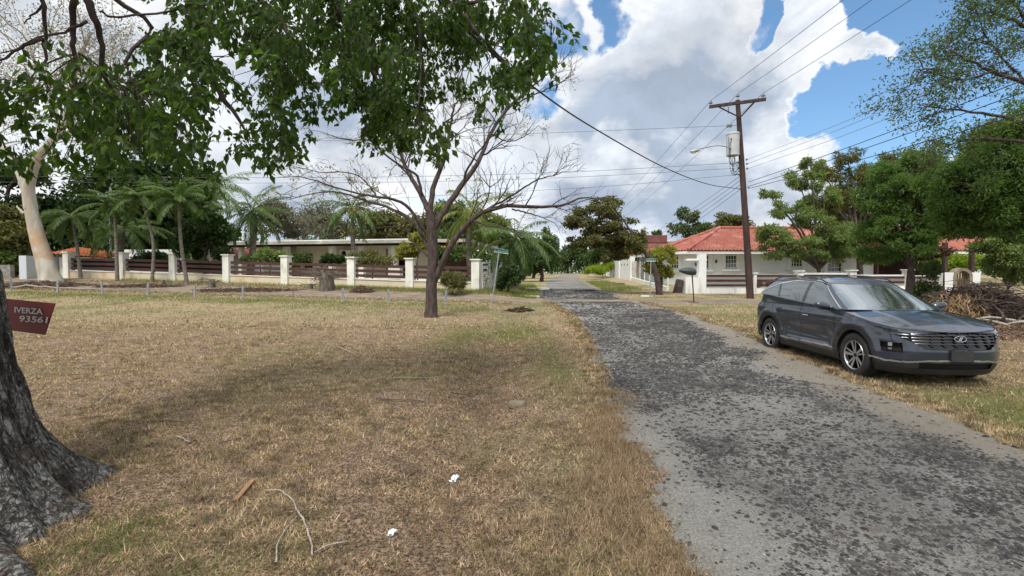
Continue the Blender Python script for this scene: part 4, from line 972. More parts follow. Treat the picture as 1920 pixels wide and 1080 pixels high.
def win(parent, c, w, h, rz=0, name='window', bars=2, rowsn=3, mframe=None, surround=True):
    """window facing local -y, centre c (local to parent)"""
    c = np.asarray(c, float); ca, sa = math.cos(rz), math.sin(rz)
    def tr_(x, y, z): return (c[0] + x * ca - y * sa, c[1] + x * sa + y * ca, c[2] + z)
    wd = MB().box(tr_(0, -.02, 0), (w, .06, h), rz).build(name, m_glassd, parent, local=True)
    fr = MB(); f = mframe or m_white
    for sx_ in (-1, 1): fr.box(tr_(sx_ * w / 2, -.055, 0), (.07, .09, h + .07), rz)
    for sz_ in (-1, 1): fr.box(tr_(0, -.055, sz_ * h / 2), (w - .07, .088, .07), rz)
    for i in range(1, bars): fr.box(tr_(-w / 2 + w * i / bars, -.062, 0), (.035, .04, h - .07), rz)
    for i in range(1, rowsn): fr.box(tr_(0, -.064, -h / 2 + h * i / rowsn), (w - .07, .042, .03), rz)
    fr.build('frame', f, wd, local=True)
    if surround:
        sb = MB()
        for sx_ in (-1, 1): sb.box(tr_(sx_ * (w / 2 + .14), -.04, 0), (.2, .16, h + .2), rz)
        sb.box(tr_(0, -.045, h / 2 + .16), (w + .5, .18, .16), rz); sb.box(tr_(0, -.07, -h / 2 - .17), (w + .6, .26, .14), rz)
        sb.build('surround', m_whitew, wd, local=True)
    return wd
# ------------------------------------------------------------------ flat roofed house on the left
A_ = np.array([(432 - 960) / F * 41.5, 41.5]); B_ = np.array([(862 - 960) / F * 37.5, 37.5])
Lh = float(np.linalg.norm(B_ - A_)); uh = (B_ - A_) / Lh; rzh = math.atan2(uh[1], uh[0]); zf = 1.30
t = thing('flat_roof_house', 'long single storey cream house with flat grey roof and porch columns behind the fence', 'house', (*A_, zf), rz=rzh)
def upx(px, v=0.0):
    k = (px - 960) / F; nv = np.array([-uh[1], uh[0]]); o_ = A_ + nv * v
    # o + u*s = (k*y, y)
    s = (k * o_[1] - o_[0]) / (uh[0] - k * uh[1]); return s
zr = 2.72
m_fascia = pmat('roof_fascia', (.42, .42, .40), (.3, .3, .29), scale=2, rough=.8, stretch=(1, 1, 3), c3=(.6, .6, .58), s3=.5, t3=(.5, .6))
rf = MB().box((Lh / 2 + .2, 5, zr + .14), (Lh + .8, 11, .24)).build('roof', m_fascia, t, local=True)
MB().box((Lh / 2 - 1.2, 4.9, zr + .305), (Lh - 3, 10.6, .09)).build('roof_coping', m_white, rf, local=True)
MB().box((Lh * .23, 1.4, zr + .42), (.9, .7, .32)).build('roof_box', m_galv, rf, local=True)
MB().box((Lh / 2 + .2, .02, zr - .06), (Lh + .3, .12, .16)).build('eave_shade_strip', m_dark, rf, local=True)  # near-black strip standing in for the shade under the roof edge
u0 = upx(556, 2.2); u1 = upx(742, 2.2)
MB().box(((u0 + u1) / 2, 2.4, zr / 2 - .1), (u1 - u0, .3, zr + .2)).build('wall', m_cream, t, local=True)
u2 = upx(524, 3.6); MB().box(((u2 + u0) / 2 - .1, 5.0, zr / 2 - .1), (u0 - u2, .3, zr + .2)).build('wall', m_cream, t, local=True)
u3 = upx(778, 2.2)
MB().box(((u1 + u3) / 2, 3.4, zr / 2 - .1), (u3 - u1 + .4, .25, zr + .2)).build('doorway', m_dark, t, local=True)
MB().box(((u3 + Lh) / 2 + .2, 2.4, zr / 2 - .1), (Lh - u3 + .2, .3, zr + .2)).build('wall', m_cream, t, local=True)
MB().box((Lh / 2, 5.2, -.15), (Lh, 9.8, .3)).build('floor_slab', m_stain, t, local=True)
for px, w_ in [(452, .3), (537, .42), (622, .42), (678, .42), (739, .5)]:
    mb = MB().box((upx(px, .5), .6, zr / 2 - .1), (w_, .42, zr + .2))
    if px == 739: mb.box((upx(px, .5) + .1, .55, .35), (1.0, .6, .9)); mb.box((upx(px, .5) - .42, .6, zr / 2 - .1), (.12, .2, zr + .18))
    mb.build('column', m_white, t, local=True)
win(t, (upx(548, 2), 4.8, 1.75), .75, 1.2, bars=1, rowsn=1, surround=False)
w1 = win(t, (upx(579, 2.2), 2.25, 1.45), .62, 1.15, bars=6, rowsn=1, surround=False, mframe=m_dark)
ac = MB().box((upx(648, 1.9), 2.0, 2.05), (.85, .4, .58)).build('air_conditioner', m_white, t, local=True)
MB().lathe([(.001, -.01), (.2, -.01), (.22, .02), (.22, .04)], (upx(645, 1.7) - .05, 1.76, 2.05), 20, axis='y').build('fan_grille', m_dark, ac, local=True)
for px in (613, 697):
    MB().lathe([(.001, .16), (.09, .12), (.1, .0), (.07, -.14), (.001, -.15)], (upx(px, 2.1), 2.18, 2.0), 8).build('wall_lamp', m_wire, t, local=True)
MB().box((upx(727, 2.1), 2.21, 1.25), (.35, .08, 2.3)).build('door', pmat('door_brown', (.22, .15, .1), rough=.6), t, local=True)
# orange porch to the right of the flat house
b0 = G(842, 37); zc = P(842, 463, 37)[2]
t = thing('porch_hut', 'small open hut with orange roof behind the right fork of the bare tree', 'hut', b0)
rb = MB(); tileslope(rb, (b0[0] - 1.1, 36.2, zc - .1), (b0[0] + 1.6, 36.2, zc - .1), (b0[0] + 1.6, 39.5, zc + .25), (b0[0] - 1.1, 39.5, zc + .25)); rb.build('roof', m_tileo, t)
MB().box((b0[0] + .25, 39.4, (zc + b0[2]) / 2), (2.6, .2, zc - b0[2])).build('back_wall', pmat('brown_wall', (.10, .05, .035), (.05, .03, .02), rough=.9), t)
for dx in (-1.0, 1.5): MB().box((b0[0] + dx, 36.4, (zc + b0[2]) / 2 - .1), (.12, .12, zc - b0[2] - .1)).build('post', m_brownrail, t)
# far left hut and walls
b0 = G(165, 36.6); z1 = P(165, 464, 36.6)[2]; z0 = P(165, 483, 36.6)[2]
xl, xr = (116 - 960) / F * 36.6, (214 - 960) / F * 36.6
t = thing('garden_hut', 'low white hut with orange tiled roof behind the left end of the fence', 'hut', b0)
rb = MB(); tileslope(rb, (xl, 35.4, z0 + .25), (xr, 35.9, z0 - .05), (xr - .4, 38.6, z0 + .2), (xl, 38.2, z1 + .1)); rb.build('roof', m_tileo, t)
mb = MB().box(((xl + xr) / 2, 37.2, (z0 + b0[2]) / 2), (xr - xl - .6, 2.2, z0 - b0[2])); mb.build('wall', m_whitew, t)
MB().box(((xl + xr) / 2 + .6, 36.07, z0 - .35), (1.2, .06, .4)).build('window', m_glassd, t)
MB().box((xl - .1, 35.0, (b0[2] + z0) / 2 - .1), (.5, 2.4, z0 - b0[2] + .3)).build('gate_leaf', pmat('pale_blue', (.55, .6, .66), rough=.6), t)
o = MB().beam(G(183, 43, .9), G(345, 42, .9), .25, 2.6).build('white_wall', m_whitew); tag(o, 'long white garden wall behind the slender palms at the left', 'wall')
b0 = G(105, 46)
t = thing('grey_shed', 'grey gabled shed wall between the pale trunk and the orange roofed hut', 'shed', b0)
z1 = P(105, 446, 46)[2]; z0 = P(105, 470, 46)[2]; x0, x1 = (84 - 960) / F * 46, (122 - 960) / F * 46
mb = MB(); V = [(x0, 46, b0[2]), (x1, 46, b0[2]), (x1, 46, z0), ((x0 + x1) / 2, 46, z1), (x0, 46, z0)]; V2 = [(a, b + 5, c) for a, b, c in V]
mb.raw(V + V2, [[0, 1, 2, 3], [5, 6, 7, 8]]); mb.raw(V + V2, [[0, 3, 4], [5, 8, 9]]); mb.raw(V + V2, [[1, 6, 7, 2], [0, 5, 9, 4]]); mb.build('wall', pmat('shed_grey', (.42, .45, .5), rough=.8), t)
V = np.array(V); r1 = MB().beam((V[3] + V[4]) / 2 + [-.1, 2.5, .08], (V[3] + V[4]) / 2 + [.1, 2.5, .08], .1, .1)
mb = MB(); off = np.array([0, -.3, .06]); off2 = np.array([0, 5.3, .06])
for i, j in ((4, 3), (3, 2)):
    a, b = V[i] + off, V[j] + off; c, d = V[j] + off2, V[i] + off2
    if i == 4: a = a + [-.3, 0, -.12]; d = d + [-.3, 0, -.12]
    else: b = b + [.3, 0, -.12]; c = c + [.3, 0, -.12]
    mb.raw([a, b, c, d, a + [0, 0, .08], b + [0, 0, .08], c + [0, 0, .08], d + [0, 0, .08]], [[0, 1, 2, 3], [4, 5, 6, 7], [0, 1, 5, 4], [2, 3, 7, 6], [1, 2, 6, 5], [3, 0, 4, 7]])
mb.build('roof', m_fascia, t)
b0 = G(448, 50)
t = thing('red_roof_house', 'small white house with red tiled roof glimpsed left of the flat roofed house', 'house', b0)
zz1 = P(448, 466, 50)[2]; mb = MB().box((b0[0], 52, (b0[2] + zz1) / 2 - .4), (5, 4, zz1 - b0[2] - .6)); mb.build('wall', m_whitew, t)
rb = MB(); tileslope(rb, (b0[0] - 3, 49.6, zz1 - .9), (b0[0] + 2.8, 49.6, zz1 - .9), (b0[0] + 2.8, 52.3, zz1 + .1), (b0[0] - 3, 52.3, zz1 + .1)); rb.build('roof', m_tile, t)

# ------------------------------------------------------------------ red tiled white house on the right
t = thing('tiled_house', 'white single storey house with red clay tile hip roof behind the utility pole', 'house', (14, 37, .5))
ze, zrg = 3.34, 5.50
mb = MB()
fp = [(12.2, 39.2), (13.3, 37.0), (27.3, 37.0), (27.3, 47), (12.2, 47)]
V = [(x, y, .2) for x, y in fp] + [(x, y, ze - .1) for x, y in fp]
mb.raw(V, [[i, (i + 1) % 5, (i + 1) % 5 + 5, i + 5] for i in range(5)]); mb.build('wall', m_whitew, t)
rb = MB()
e = [(11.2, 38.6, ze), (12.9, 36.0, ze), (40, 36.0, ze)]
tileslope(rb, e[1], e[2], (34, 42, zrg), (17.8, 42, zrg))
tileslope(rb, e[0], e[1], (17.8, 42, zrg), (17.7, 42.05, zrg))
tileslope(rb, (11.2, 47.5, ze), e[0], (17.75, 42.04, zrg), (17.7, 42.1, zrg))
rb.raw([(11.2, 48, ze), (40, 48, ze), (34, 42, zrg), (17.8, 42, zrg)], [[0, 1, 2, 3]]); rb.raw([(40, 36, ze), (40, 48, ze), (34, 42, zrg)], [[0, 1, 2]])
rf = rb.build('roof', m_tile, t)
cp = MB()
for a, b in ((e[1], (17.8, 42, zrg)), (e[0], (17.75, 42, zrg)), ((17.8, 42, zrg), (34, 42, zrg))):
    q = np.linspace(np.array(a) + [0, 0, .08], np.array(b) + [0, 0, .1], 40); cp.tube(q, .11 + .02 * (np.arange(40) % 2), 8)
cp.build('ridge_tiles', m_tile, rf)
MB().beam((12.9, 36.12, ze - .12), (40, 36.12, ze - .12), .1, .2).beam((11.3, 38.65, ze - .12), (12.9, 36.12, ze - .12), .1, .2).beam((11.3, 47.5, ze - .12), (11.3, 38.65, ze - .12), .1, .2).build('gutter', m_whitew, rf)
MB().raw([(11.3, 38.7, ze - .2), (12.95, 36.2, ze - .2), (28, 36.2, ze - .2), (28, 38, ze - .2), (13, 41, ze - .2)], [[0, 1, 2, 3]]).raw([(11.3, 38.7, ze - .2), (28, 38, ze - .2), (13, 41, ze - .2)], [[0, 1, 2]]).build('soffit', m_whitew, rf)
O = ORG[t.name]
def W(px0, px1, py0, py1, Yw=37.0, **kw):
    a = P(px0, py1, Yw); b = P(px1, py0, Yw); return win(t, ((a[0] + b[0]) / 2 - O[0], Yw - O[1], (a[2] + b[2]) / 2 - O[2]), b[0] - a[0], b[2] - a[2], **kw)
W(1316, 1328, 479, 503); W(1359, 1380, 479, 502, bars=4); W(1482, 1503, 480, 500, bars=4); W(1550, 1577, 486, 509, bars=4)
a = np.array([12.75, 38.1]); win(t, (a[0] - O[0] - .02, a[1] - O[1], P(1283, 492, 38)[2] - O[2]), .75, .95, rz=math.atan2(-2.2, 1.1), bars=3)
MB().box((27.45, 36.9, 1.7), (.14, .3, 3.0)).build('corner_post', pmat('corner_brown', (.14, .07, .06), rough=.7), t)
MB().beam((27.5, 38.4, 1.6), (34, 38.4, 1.6), .2, 3.0).build('porch_opening_shade', pmat('porch_shade_brown', (.045, .022, .02), (.02, .012, .012), scale=2, rough=.9), t)  # dark sheet past the corner post, its colour stands for the shaded opening
ac = MB().box((12.0, 40.4, 2.95), (.35, .9, .6)).build('air_conditioner', m_white, t)
for px, py in ((1343, 490), (1305, 495)):
    c = P(px, py, 36.93); MB().lathe([(.001, .12), (.07, .1), (.07, -.05), (.02, -.14), (.001, -.15)], c, 8).build('wall_lamp', m_wire, t)
# electric service mast
c = P(1306, 480, 31.2)
# ------------------------------------------------------------------ white perimeter wall on the right
Yw = 31.0
def wx(px): return (px - 960) / F * Yw
t = thing('perimeter_wall', 'low stained white wall with brown horizontal boards in front of the red tiled house', 'wall', (wx(1400), Yw, .3))
zb = .22
def seg(px0, px1, top, boards, th=.18):
    x0, x1 = wx(px0), wx(px1)
    MB().beam((x0, Yw, zb + .21), (x1, Yw, zb + .21), .26, .62).build('plinth', m_stain, t)
    MB().beam((x0, Yw + .05, (zb + .52 + top) / 2), (x1, Yw + .05, (zb + .52 + top) / 2), th - .1, top - zb - .52).build('panel', m_whitew, t)
    for py in boards:
        z_ = P(px0, py, Yw - .06)[2]; MB().beam((x0, Yw - .06, z_), (x1, Yw - .06, z_), .05, .145).build('board', m_brownrail, t)
def wpil(px, w, pyt):
    zt = P(px, pyt, Yw)[2]; x_ = wx(px); mb = MB().box((x_, Yw - .05, (zt + zb - .2) / 2), (w, .4, zt - zb + .2)); mb.box((x_, Yw - .05, zt + .035), (w + .12, .52, .07)); mb.build('pillar', m_stain, t)
seg(1323, 1411, 1.62, (517, 526, 535)); seg(1416, 1492, 1.62, (517, 526, 535)); seg(1503, 1590, 1.72, (517, 526, 535)); seg(1600, 1695, 1.6, (520, 529)); seg(1705, 1765, 1.55, (520, 530))
wpil(1413, .16, 513); wpil(1497, .36, 509); wpil(1595, .4, 508); wpil(1700, .4, 507)
x_ = wx(1315); mb = MB().box((x_, Yw, 1.55), (.45, .45, 2.7)); mb.box((x_ - .35, Yw + .05, 2.55), (1.3, .3, .12)); mb.build('gate_pillar', m_whitew, t)
MB().box((wx(1293), Yw - .35, .8), (1.0, .7, 1.25)).build('bin_niche', m_stain, t)
orn = [(1423, 532), (1443, 532)]
for px, py in orn:
    c = P(px, py, Yw - .1); mb = MB().lathe([(.001, -.03), (.15, -.03), (.17, 0), (.15, .03)], c, 18, axis='y'); mb.lathe([(.19, -.02), (.23, -.02), (.23, .02), (.19, .02)], c, 18, axis='y'); mb.build('round_ornament', m_brownrail, t)
# arched gate
Ya = 29.0; c = P(1800, 520, Ya)
t = thing('arched_gate', 'round arched stone gateway between two white wall blocks behind the brush pile', 'gate', (c[0], Ya, .3))
k = Ya / F; zt = P(1800, 514, Ya)[2]
for a, b in ((1765, 1783), (1817, 1833)):
    xa, xb = (a - 960) * k, (b - 960) * k
    MB().box(((xa + xb) / 2, Ya, zt / 2 + .1), (xb - xa, .35, zt)).build('wall_block', m_whitew, t)
th = np.linspace(0, math.pi, 17); ro, ri = .56, .38; zc_ = zt - .15
outer = [(c[0] + ro, .2)] + [(c[0] + ro * math.cos(a), zc_ + ro * math.sin(a) * .9) for a in th] + [(c[0] - ro, .2)]
inner = [(c[0] + ri, .2)] + [(c[0] + ri * math.cos(a), zc_ + ri * math.sin(a) * .9) for a in th] + [(c[0] - ri, .2)]
Pg = [[(x, Ya - .22, z) for x, z in outer], [(x, Ya - .22, z) for x, z in inner], [(x, Ya + .22, z) for x, z in inner], [(x, Ya + .22, z) for x, z in outer]]
MB().grid(np.array(Pg), closeu=True).build('arch', pmat('arch_stone', (.30, .25, .2), (.2, .16, .13), scale=6, rough=.95, bump=.4), t)
gm = MB()
for i in range(5): gm.box((c[0] - .3 + .15 * i, Ya, (zc_ + .15) / 2 + .15), (.06, .04, zc_ + .2))
for z_ in (.6, 1.0, 1.35): gm.box((c[0], Ya + .035, z_), (.74, .025, .07))
gm.build('gate_leaf', pmat('gate_wood', (.2, .15, .09), (.12, .09, .06), scale=8, rough=.8), t)
# timber posts of the pergola behind the arch
for px, lab in ((1772, 'left timber post of the pergola behind the arched gate'), (1822, 'right timber post of the pergola behind the arched gate')):
    b = G(px, 32); o = MB().beam(b, P(px, 455, 32), .22, .22).build('pergola_post', m_pole); tag(o, lab, 'post', 'pergola posts behind the arched gate')

# ------------------------------------------------------------------ wall along the road on the right
t = thing('roadside_wall', 'long white boundary wall running back along the right side of the road', 'wall', (11.3, 46, 1.2))
def T_(p): return float(T(p[0], p[1]))
wp = [np.array(v) for v in ((10.9, 44.5), (11.5, 52.0), (12.3, 60.0), (13.2, 68.0), (14.0, 77.0))]
for i in range(4):
    a, b = wp[i], wp[i + 1]; h = 2.0 - .08 * i
    MB().beam((*a, T_(a) + h / 2 - .2), (*b, T_(b) + h / 2 - .2), .2, h + .4).build('panel', m_whitew, t)
for i, a in enumerate(wp): MB().box((*a, T_(a) + 1.0 - .03 * i), (.42, .42, 2.3)).build('pillar', m_white, t)
for i in range(3):
    a = wp[0] + (wp[1] - wp[0]) * (.25 + .25 * i); a = a + np.array([-.13, 0]); c_ = (*a, T_(a) + 1.45)
    MB().lathe([(.001, -.02), (.10, -.02), (.10, .02)], c_, 8, axis='x').build('vent_rosette', pmat('rosette', (.25, .1, .08), rough=.8), t)
t = thing('wire_mesh_fence', 'wire mesh fence on a low white kerb between roadside wall and tiled house', 'fence', (10.4, 37, .9))
a = np.array([10.25, 32.2]); b = np.array([10.85, 44.3]); 
MB().beam((*a, T_(a) + .1), (*b, T_(b) + .1), .2, .4).build('kerb_wall', m_white, t)
for i in range(8):
    p_ = a + (b - a) * i / 7; MB().beam((*p_, T_(p_)), (*p_, T_(p_) + 1.75), .07, .07).build('post', m_white, t)
msh = MB(); nwr = 60
for i in range(nwr):
    p_ = a + (b - a) * (i + .5) / nwr; msh.tube([(*p_, T_(p_) + .3), (*p_, T_(p_) + 1.7)], .008, 3, cap=False)
for h in (.45, .8, 1.15, 1.45, 1.7): msh.tube([(*a, T_(a) + h), (*b, T_(b) + h)], .009, 3, cap=False)
msh.build('wire_mesh', m_galv, t)
o = MB().box(G(1135, 62, 1.15), (1.0, .12, 1.1), .2).box(G(1135, 62, .3) + np.array([0, .02, 0]), (.08, .08, 1.4)).build('orange_sign', pmat('orange', (.75, .14, .03), rough=.6)); tag(o, 'orange board standing at the far end of the white roadside wall', 'board')
b0 = G(1248, 62)
t = thing('brown_house', 'distant house with dark red roof and low chimney block left of the red tiled house', 'house', b0)
z1 = P(1248, 466, 62)[2]; MB().box((b0[0] + 1, 66, (b0[2] + z1) / 2 - .3), (9, 8, z1 - b0[2] - .6)).build('wall', pmat('far_wall', (.35, .22, .18), rough=.9), t)
rb = MB(); zz1 = P(1248, 453, 66)[2]; tileslope(rb, (b0[0] - 4.5, 61, z1 - .6), (b0[0] + 7, 61, z1 - .6), (b0[0] + 6, 66, zz1), (b0[0] - 1.5, 66, zz1), pitch=.4); rb.box((b0[0] - .5, 66, zz1 + .3), (3.2, 2, 1.0)); rb.build('roof', pmat('far_roof', (.22, .09, .08), (.16, .07, .06), scale=1, rough=.9), t)

# ------------------------------------------------------------------ utility pole, lamp, transformer
Yp = 26.0
b = G(1408, Yp); top = P(1383, 188, Yp)
def onpole(f): return b + (top - b) * f
def fpx(py): return (P(1400, py, Yp)[2] - b[2]) / (top[2] - b[2])
t = thing('utility_pole', 'tall leaning dark wooden utility pole with crossarm beside the red tiled house', 'pole', b)
q = np.array([b - [0, 0, .3] + (b - top) * 0, onpole(.3), onpole(.7), top]); MB().tube(q, [.19, .17, .14, .115], 14).build('shaft', m_pole, t, smooth=True)
zarm = onpole(fpx(200))[2]
def armpt(px, py): return P(px, py, (zarm - HZ) * F / (512 - py) * 1.0)
aL = armpt(1327, 206); aR = armpt(1433, 192); aL[2] = zarm; aR[2] = zarm
aL[1] -= .18; aR[1] -= .18
MB().beam(aL, aR, .12, .15).build('crossarm', m_pole, t)
pc_ = onpole(fpx(222)); 
for f_ in (.18, .80): MB().beam(aL + (aR - aL) * f_ + [0, 0, -.08], pc_ + [0, -.14, 0], .03, .06).build('brace', m_pole, t)
m_ins = pmat('insulator_grey', (.22, .23, .25), rough=.3)
ins_top = []
for p_ in (aL + (aR - aL) * .03, top + [0, -.02, .02], aL + (aR - aL) * .95):
    p_ = p_ + np.array([0, 0, .07]); MB().lathe([(.012, 0), (.012, .08), (.09, .09), (.10, .13), (.05, .16), (.075, .19), (.03, .24), (.001, .25)], p_, 12).build('insulator', m_ins, t, smooth=True); ins_top.append(p_ + [0, 0, .25])
de = P(1378, 235, Yp); de0 = P(1357, 236, Yp)
MB().tube([onpole(fpx(235)), de0], .015, 6).build('dead_end_link', m_galv, t)
for f_ in (.35, .6): 
    p_ = de + (de0 - de) * f_; MB().lathe([(.02, -.07), (.10, -.05), (.11, 0), (.06, .05), (.02, .07)], p_, 12, axis='x').build('insulator', m_ins, t, smooth=True)
# cutout hanging from the arm
cc = armpt(1352, 214); cc[1] = aL[1]
MB().tube([cc + [0, 0, .1], cc + [0.02, 0, -.25]], .03, 6).build('fuse_cutout', m_ins, t)
tc_ = P(1374, 271, Yp - .05)
tf = MB().lathe([(.001, .60), (.30, .60), (.34, .56), (.34, .5), (.325, .49), (.325, -.52), (.33, -.58), (.28, -.60), (.001, -.60)], tc_, 24).build('transformer', pmat('tank_grey', (.50, .54, .55), (.44, .47, .48), scale=3, rough=.5), t, smooth=False)
for a_ in (-.5, -2.2): MB().tube([tc_ + [.31 * math.cos(a_), .31 * math.sin(a_), .2], tc_ + [.42 * math.cos(a_), .42 * math.sin(a_), .22]], .03, 8).build('bushing', m_wire, tf)
MB().box(tc_ + [.34, .05, .25], (.2, .16, .1)).box(tc_ + [.34, .05, -.3], (.2, .16, .1)).build('bracket', m_galv, tf)
# street lamp on the pole
lm = thing('street_lamp', 'street lamp on a curved grey arm reaching left from the utility pole', 'street lamp', onpole(fpx(287)))
q = curve([P(1387, 288, Yp - .15), P(1370, 278, Yp - .3), P(1345, 273, Yp - .5), P(1312, 279, Yp - .8)], 14); MB().tube(q, .028, 8).build('arm', m_galv, lm, smooth=True)
c = P(1303, 283, Yp - .85); k_ = 13; th = np.linspace(0, 2 * math.pi, 16, endpoint=False); s_ = np.linspace(-1, 1, k_)
w_ = np.sqrt(np.maximum(1 - s_ ** 2, .0)); ax = np.array([1, .0, .18]); ax /= np.linalg.norm(ax)
Pg = c + s_[:, None, None] * .27 * ax + (w_[:, None, None] * .11) * (np.cos(th)[None, :, None] * np.array([0, 1, 0]) + np.sin(th)[None, :, None] * np.array([-.18, 0, .75]))
MB().grid(Pg, closev=True).build('lamp_head', m_galv, lm, smooth=True)
Pg2 = c + [-.05, 0, -.05] + s_[:, None, None] * .17 * ax + (w_[:, None, None] * .09) * (np.cos(th)[None, :, None] * np.array([0, 1, 0]) + np.sin(th)[None, :, None] * np.array([0, 0, .9]))
MB().grid(Pg2, closev=True).build('lens', pmat('lamp_lens', (.6, .55, .42), rough=.2), lm, smooth=True)
for i, (py, side) in enumerate([(300, 1), (308, 1), (317, 1), (306, -1), (316, -1), (328, -1), (352, 1), (355, -1)]):
    p_ = onpole(fpx(py)) + np.array([side * .22, -.1, 0]); MB().lathe([(.03, -.05), (.06, -.03), (.04, 0), (.06, .03), (.03, .05)], p_, 10).build('spool_insulator', m_ins, t)
wl = MB()
for i in range(9):
    p0 = tc_ + [rng.uniform(-.35, .3), -.2, rng.uniform(-.75, .5)]; p1 = onpole(fpx(rng.uniform(298, 330))) + np.array([-.18, -.15, 0]); mm_ = (p0 + p1) / 2 + [rng.uniform(-.5, .0), -.2, -rng.uniform(.3, .9)]
    wl.tube(curve([p0, mm_, p1], 10), .012, 4, cap=False)
wl.build('jumper_cables', m_wire, t)
# ------------------------------------------------------------------ wires
def wire(label, pts, r=.011, sag=0.0, n=26, mat=None):
    if len(pts) == 2:
        a, b_ = [np.asarray(v, float) for v in pts]; s = np.linspace(0, 1, n)[:, None]; q = a + (b_ - a) * s; q[:, 2] -= (4 * sag * s * (1 - s))[:, 0]
    else: q = curve(pts, n)
    o = MB().tube(q, r, 5, cap=False).build('power_line', mat or m_wireg, smooth=True); tag(o, label, 'cable', 'overhead lines at the utility pole')
nm = ['left', 'middle', 'right']
for i in range(3):
    p_ = ins_top[i]; wire(f'bare power line rising to the upper right from the {nm[i]} insulator of the crossarm', [p_, p_ + np.array([.35, -44, -.1])], .010, .5, mat=m_wire)
    wire(f'thin power line running down the road from the {nm[i]} insulator of the crossarm', [p_, P(1070 + 9 * i, 452 + 3 * i, 112)], .012, 1.2)
wire('upper thin line crossing the sky to the left from the dead end insulators', [de0, P(980, 251, 27.5), P(600, 264, 30), P(-60, 268, 34)], .011)
wire('topmost of the low lines running left from the pole across the bare tree', [onpole(fpx(306)) + [-.25, -.1, 0], P(1000, 325, 27.5), P(560, 333, 30), P(-60, 330, 34)], .011)
wire('middle of the low lines running left from the pole across the bare tree', [onpole(fpx(316)) + [-.25, -.1, 0], P(1000, 335, 27.5), P(560, 343, 30), P(-60, 341, 34)], .011)
wire('lowest of the thin lines running left from the pole across the bare tree', [onpole(fpx(328)) + [-.25, -.1, 0], P(1140, 349, 27), P(900, 362, 28), P(480, 381, 30), P(-60, 364, 34)], .010)
wire('thick black cable sagging from the upper left through the leaves to the pole', [P(640, -210, 5.6), P(870, 50, 6.4), P(1020, 178, 8.6), P(1130, 250, 11.5), P(1250, 316, 16), P(1330, 346, 21), onpole(fpx(355)) + [-.2, -.12, 0]], .016, n=40, mat=m_wire)
for i, (py, ye, s, lab) in enumerate([(300, 172, .4, 'topmost'), (308, 184, .4, 'second'), (317, 203, .4, 'third')]):
    wire(f'{lab} of the thin lines rising to the right from the pole', [onpole(fpx(py)) + [.25, -.1, 0], P(1560, (py + ye) / 2 + 2, 19), P(1715, ye, 14.5), P(2050, ye - 115, 9)], .008)
for i, (py, ye, lab) in enumerate([(342, 150, 'upper'), (350, 172, 'middle'), (354, 212, 'lower')]):
    wire(f'{lab} thick dark cable passing to the right in front of the trees', [onpole(fpx(py)) + [.25, -.1, 0], P(1600, py - (py - ye) * .36, 19), P(1920, ye, 12), P(2200, ye - 110, 8)], .014, mat=m_wire)
for i in range(4):
    wire(f'{["highest", "second", "third", "lowest"][i]} service line running down the road from the pole', [onpole(fpx(330 + 8 * i)) + [-.1, .15, 0], P(1180 + 8 * i, 452 + 5 * i, 75)], .013, .6)
o = MB()
pp = P(1645, 203, 16.4); sx_ = .06
o.tube(curve([pp + [-1.6 * sx_, 0, -.6 * sx_], pp + [-.6 * sx_, 0, -1.6 * sx_], pp + [0, 0, 0], pp + [.6 * sx_, 0, 1.6 * sx_], pp + [1.6 * sx_, 0, .8 * sx_]], 14), .016, 6)
tag(o.build('line_spacer', m_wire, smooth=True), 'small s-shaped spacer hanging on the thin lines right of the pole', 'spacer')
# distant poles
for (px, pt, Yd, lab) in [(1089, 452, 110, 'distant pale pole beside the road, just right of the road end'), (1209, 425, 74, 'distant thin pole above the white roadside wall'), (1068, 470, 120, 'farthest thin pole at the end of the road')]:
    b_ = G(px, Yd); o = MB().tube([b_, P(px, pt, Yd)], .14, 6).beam(P(px - 6, pt + 4, Yd), P(px + 6, pt + 4, Yd), .12, .12).build('distant_pole', m_galv); tag(o, lab, 'pole')
bb_ = G(1122, 70); o = MB().tube([bb_, P(1119, 482, 70)], .16, 6).build('leaning_post', m_galv); tag(o, 'short pale leaning post at the far end of the roadside wall', 'post')
b_ = G(207, 40); t = thing('service_pole', 'thin grey service pole with a white insulator behind the left palms', 'pole', b_); MB().tube([b_, P(207, 335, 40)], .09, 6).build('shaft', m_galv, t); MB().lathe([(.02, 0), (.16, .1), (.16, .5), (.03, .62)], P(207, 349, 40), 8).build('insulator', m_white, t)
# ------------------------------------------------------------------ bag on a post, log
b_ = G(1302, 23.2); tp = P(1296.5, 512, 23.2)
t = thing('bin_post', 'dark garbage basket on a thin leaning post in front of the white wall', 'bin', b_)
MB().tube([b_ - [0, 0, .1], tp + [0, -.05, .12]], .03, 8).build('post', m_wire, t)
MB().box(b_ + [0, 0, .02], (.4, .3, .06), .3).build('base', m_rust, t)
c = P(1289, 509.5, 23.2); u_ = np.linspace(0, math.pi, 14); v_ = np.linspace(0, 2 * math.pi, 24, endpoint=False)
U, Vv = np.meshgrid(u_, v_, indexing='ij'); rx = .42; xx = -np.cos(U) * rx; pr_ = np.sin(U) ** .8 * (.16 + .07 * np.cos(U) * -1)
Pg = np.stack([c[0] + xx, c[1] + pr_ * 1.2 * np.cos(Vv), c[2] + pr_ * np.sin(Vv) * (1 + .15 * np.sin(5 * Vv)) - .04 * (xx / rx) + .02], -1)
MB().grid(Pg, closev=True).build('bag', pmat('black_plastic', (.03, .04, .045), (.05, .06, .065), scale=5, rough=.35, bump=.6, bscale=9), t, smooth=True)
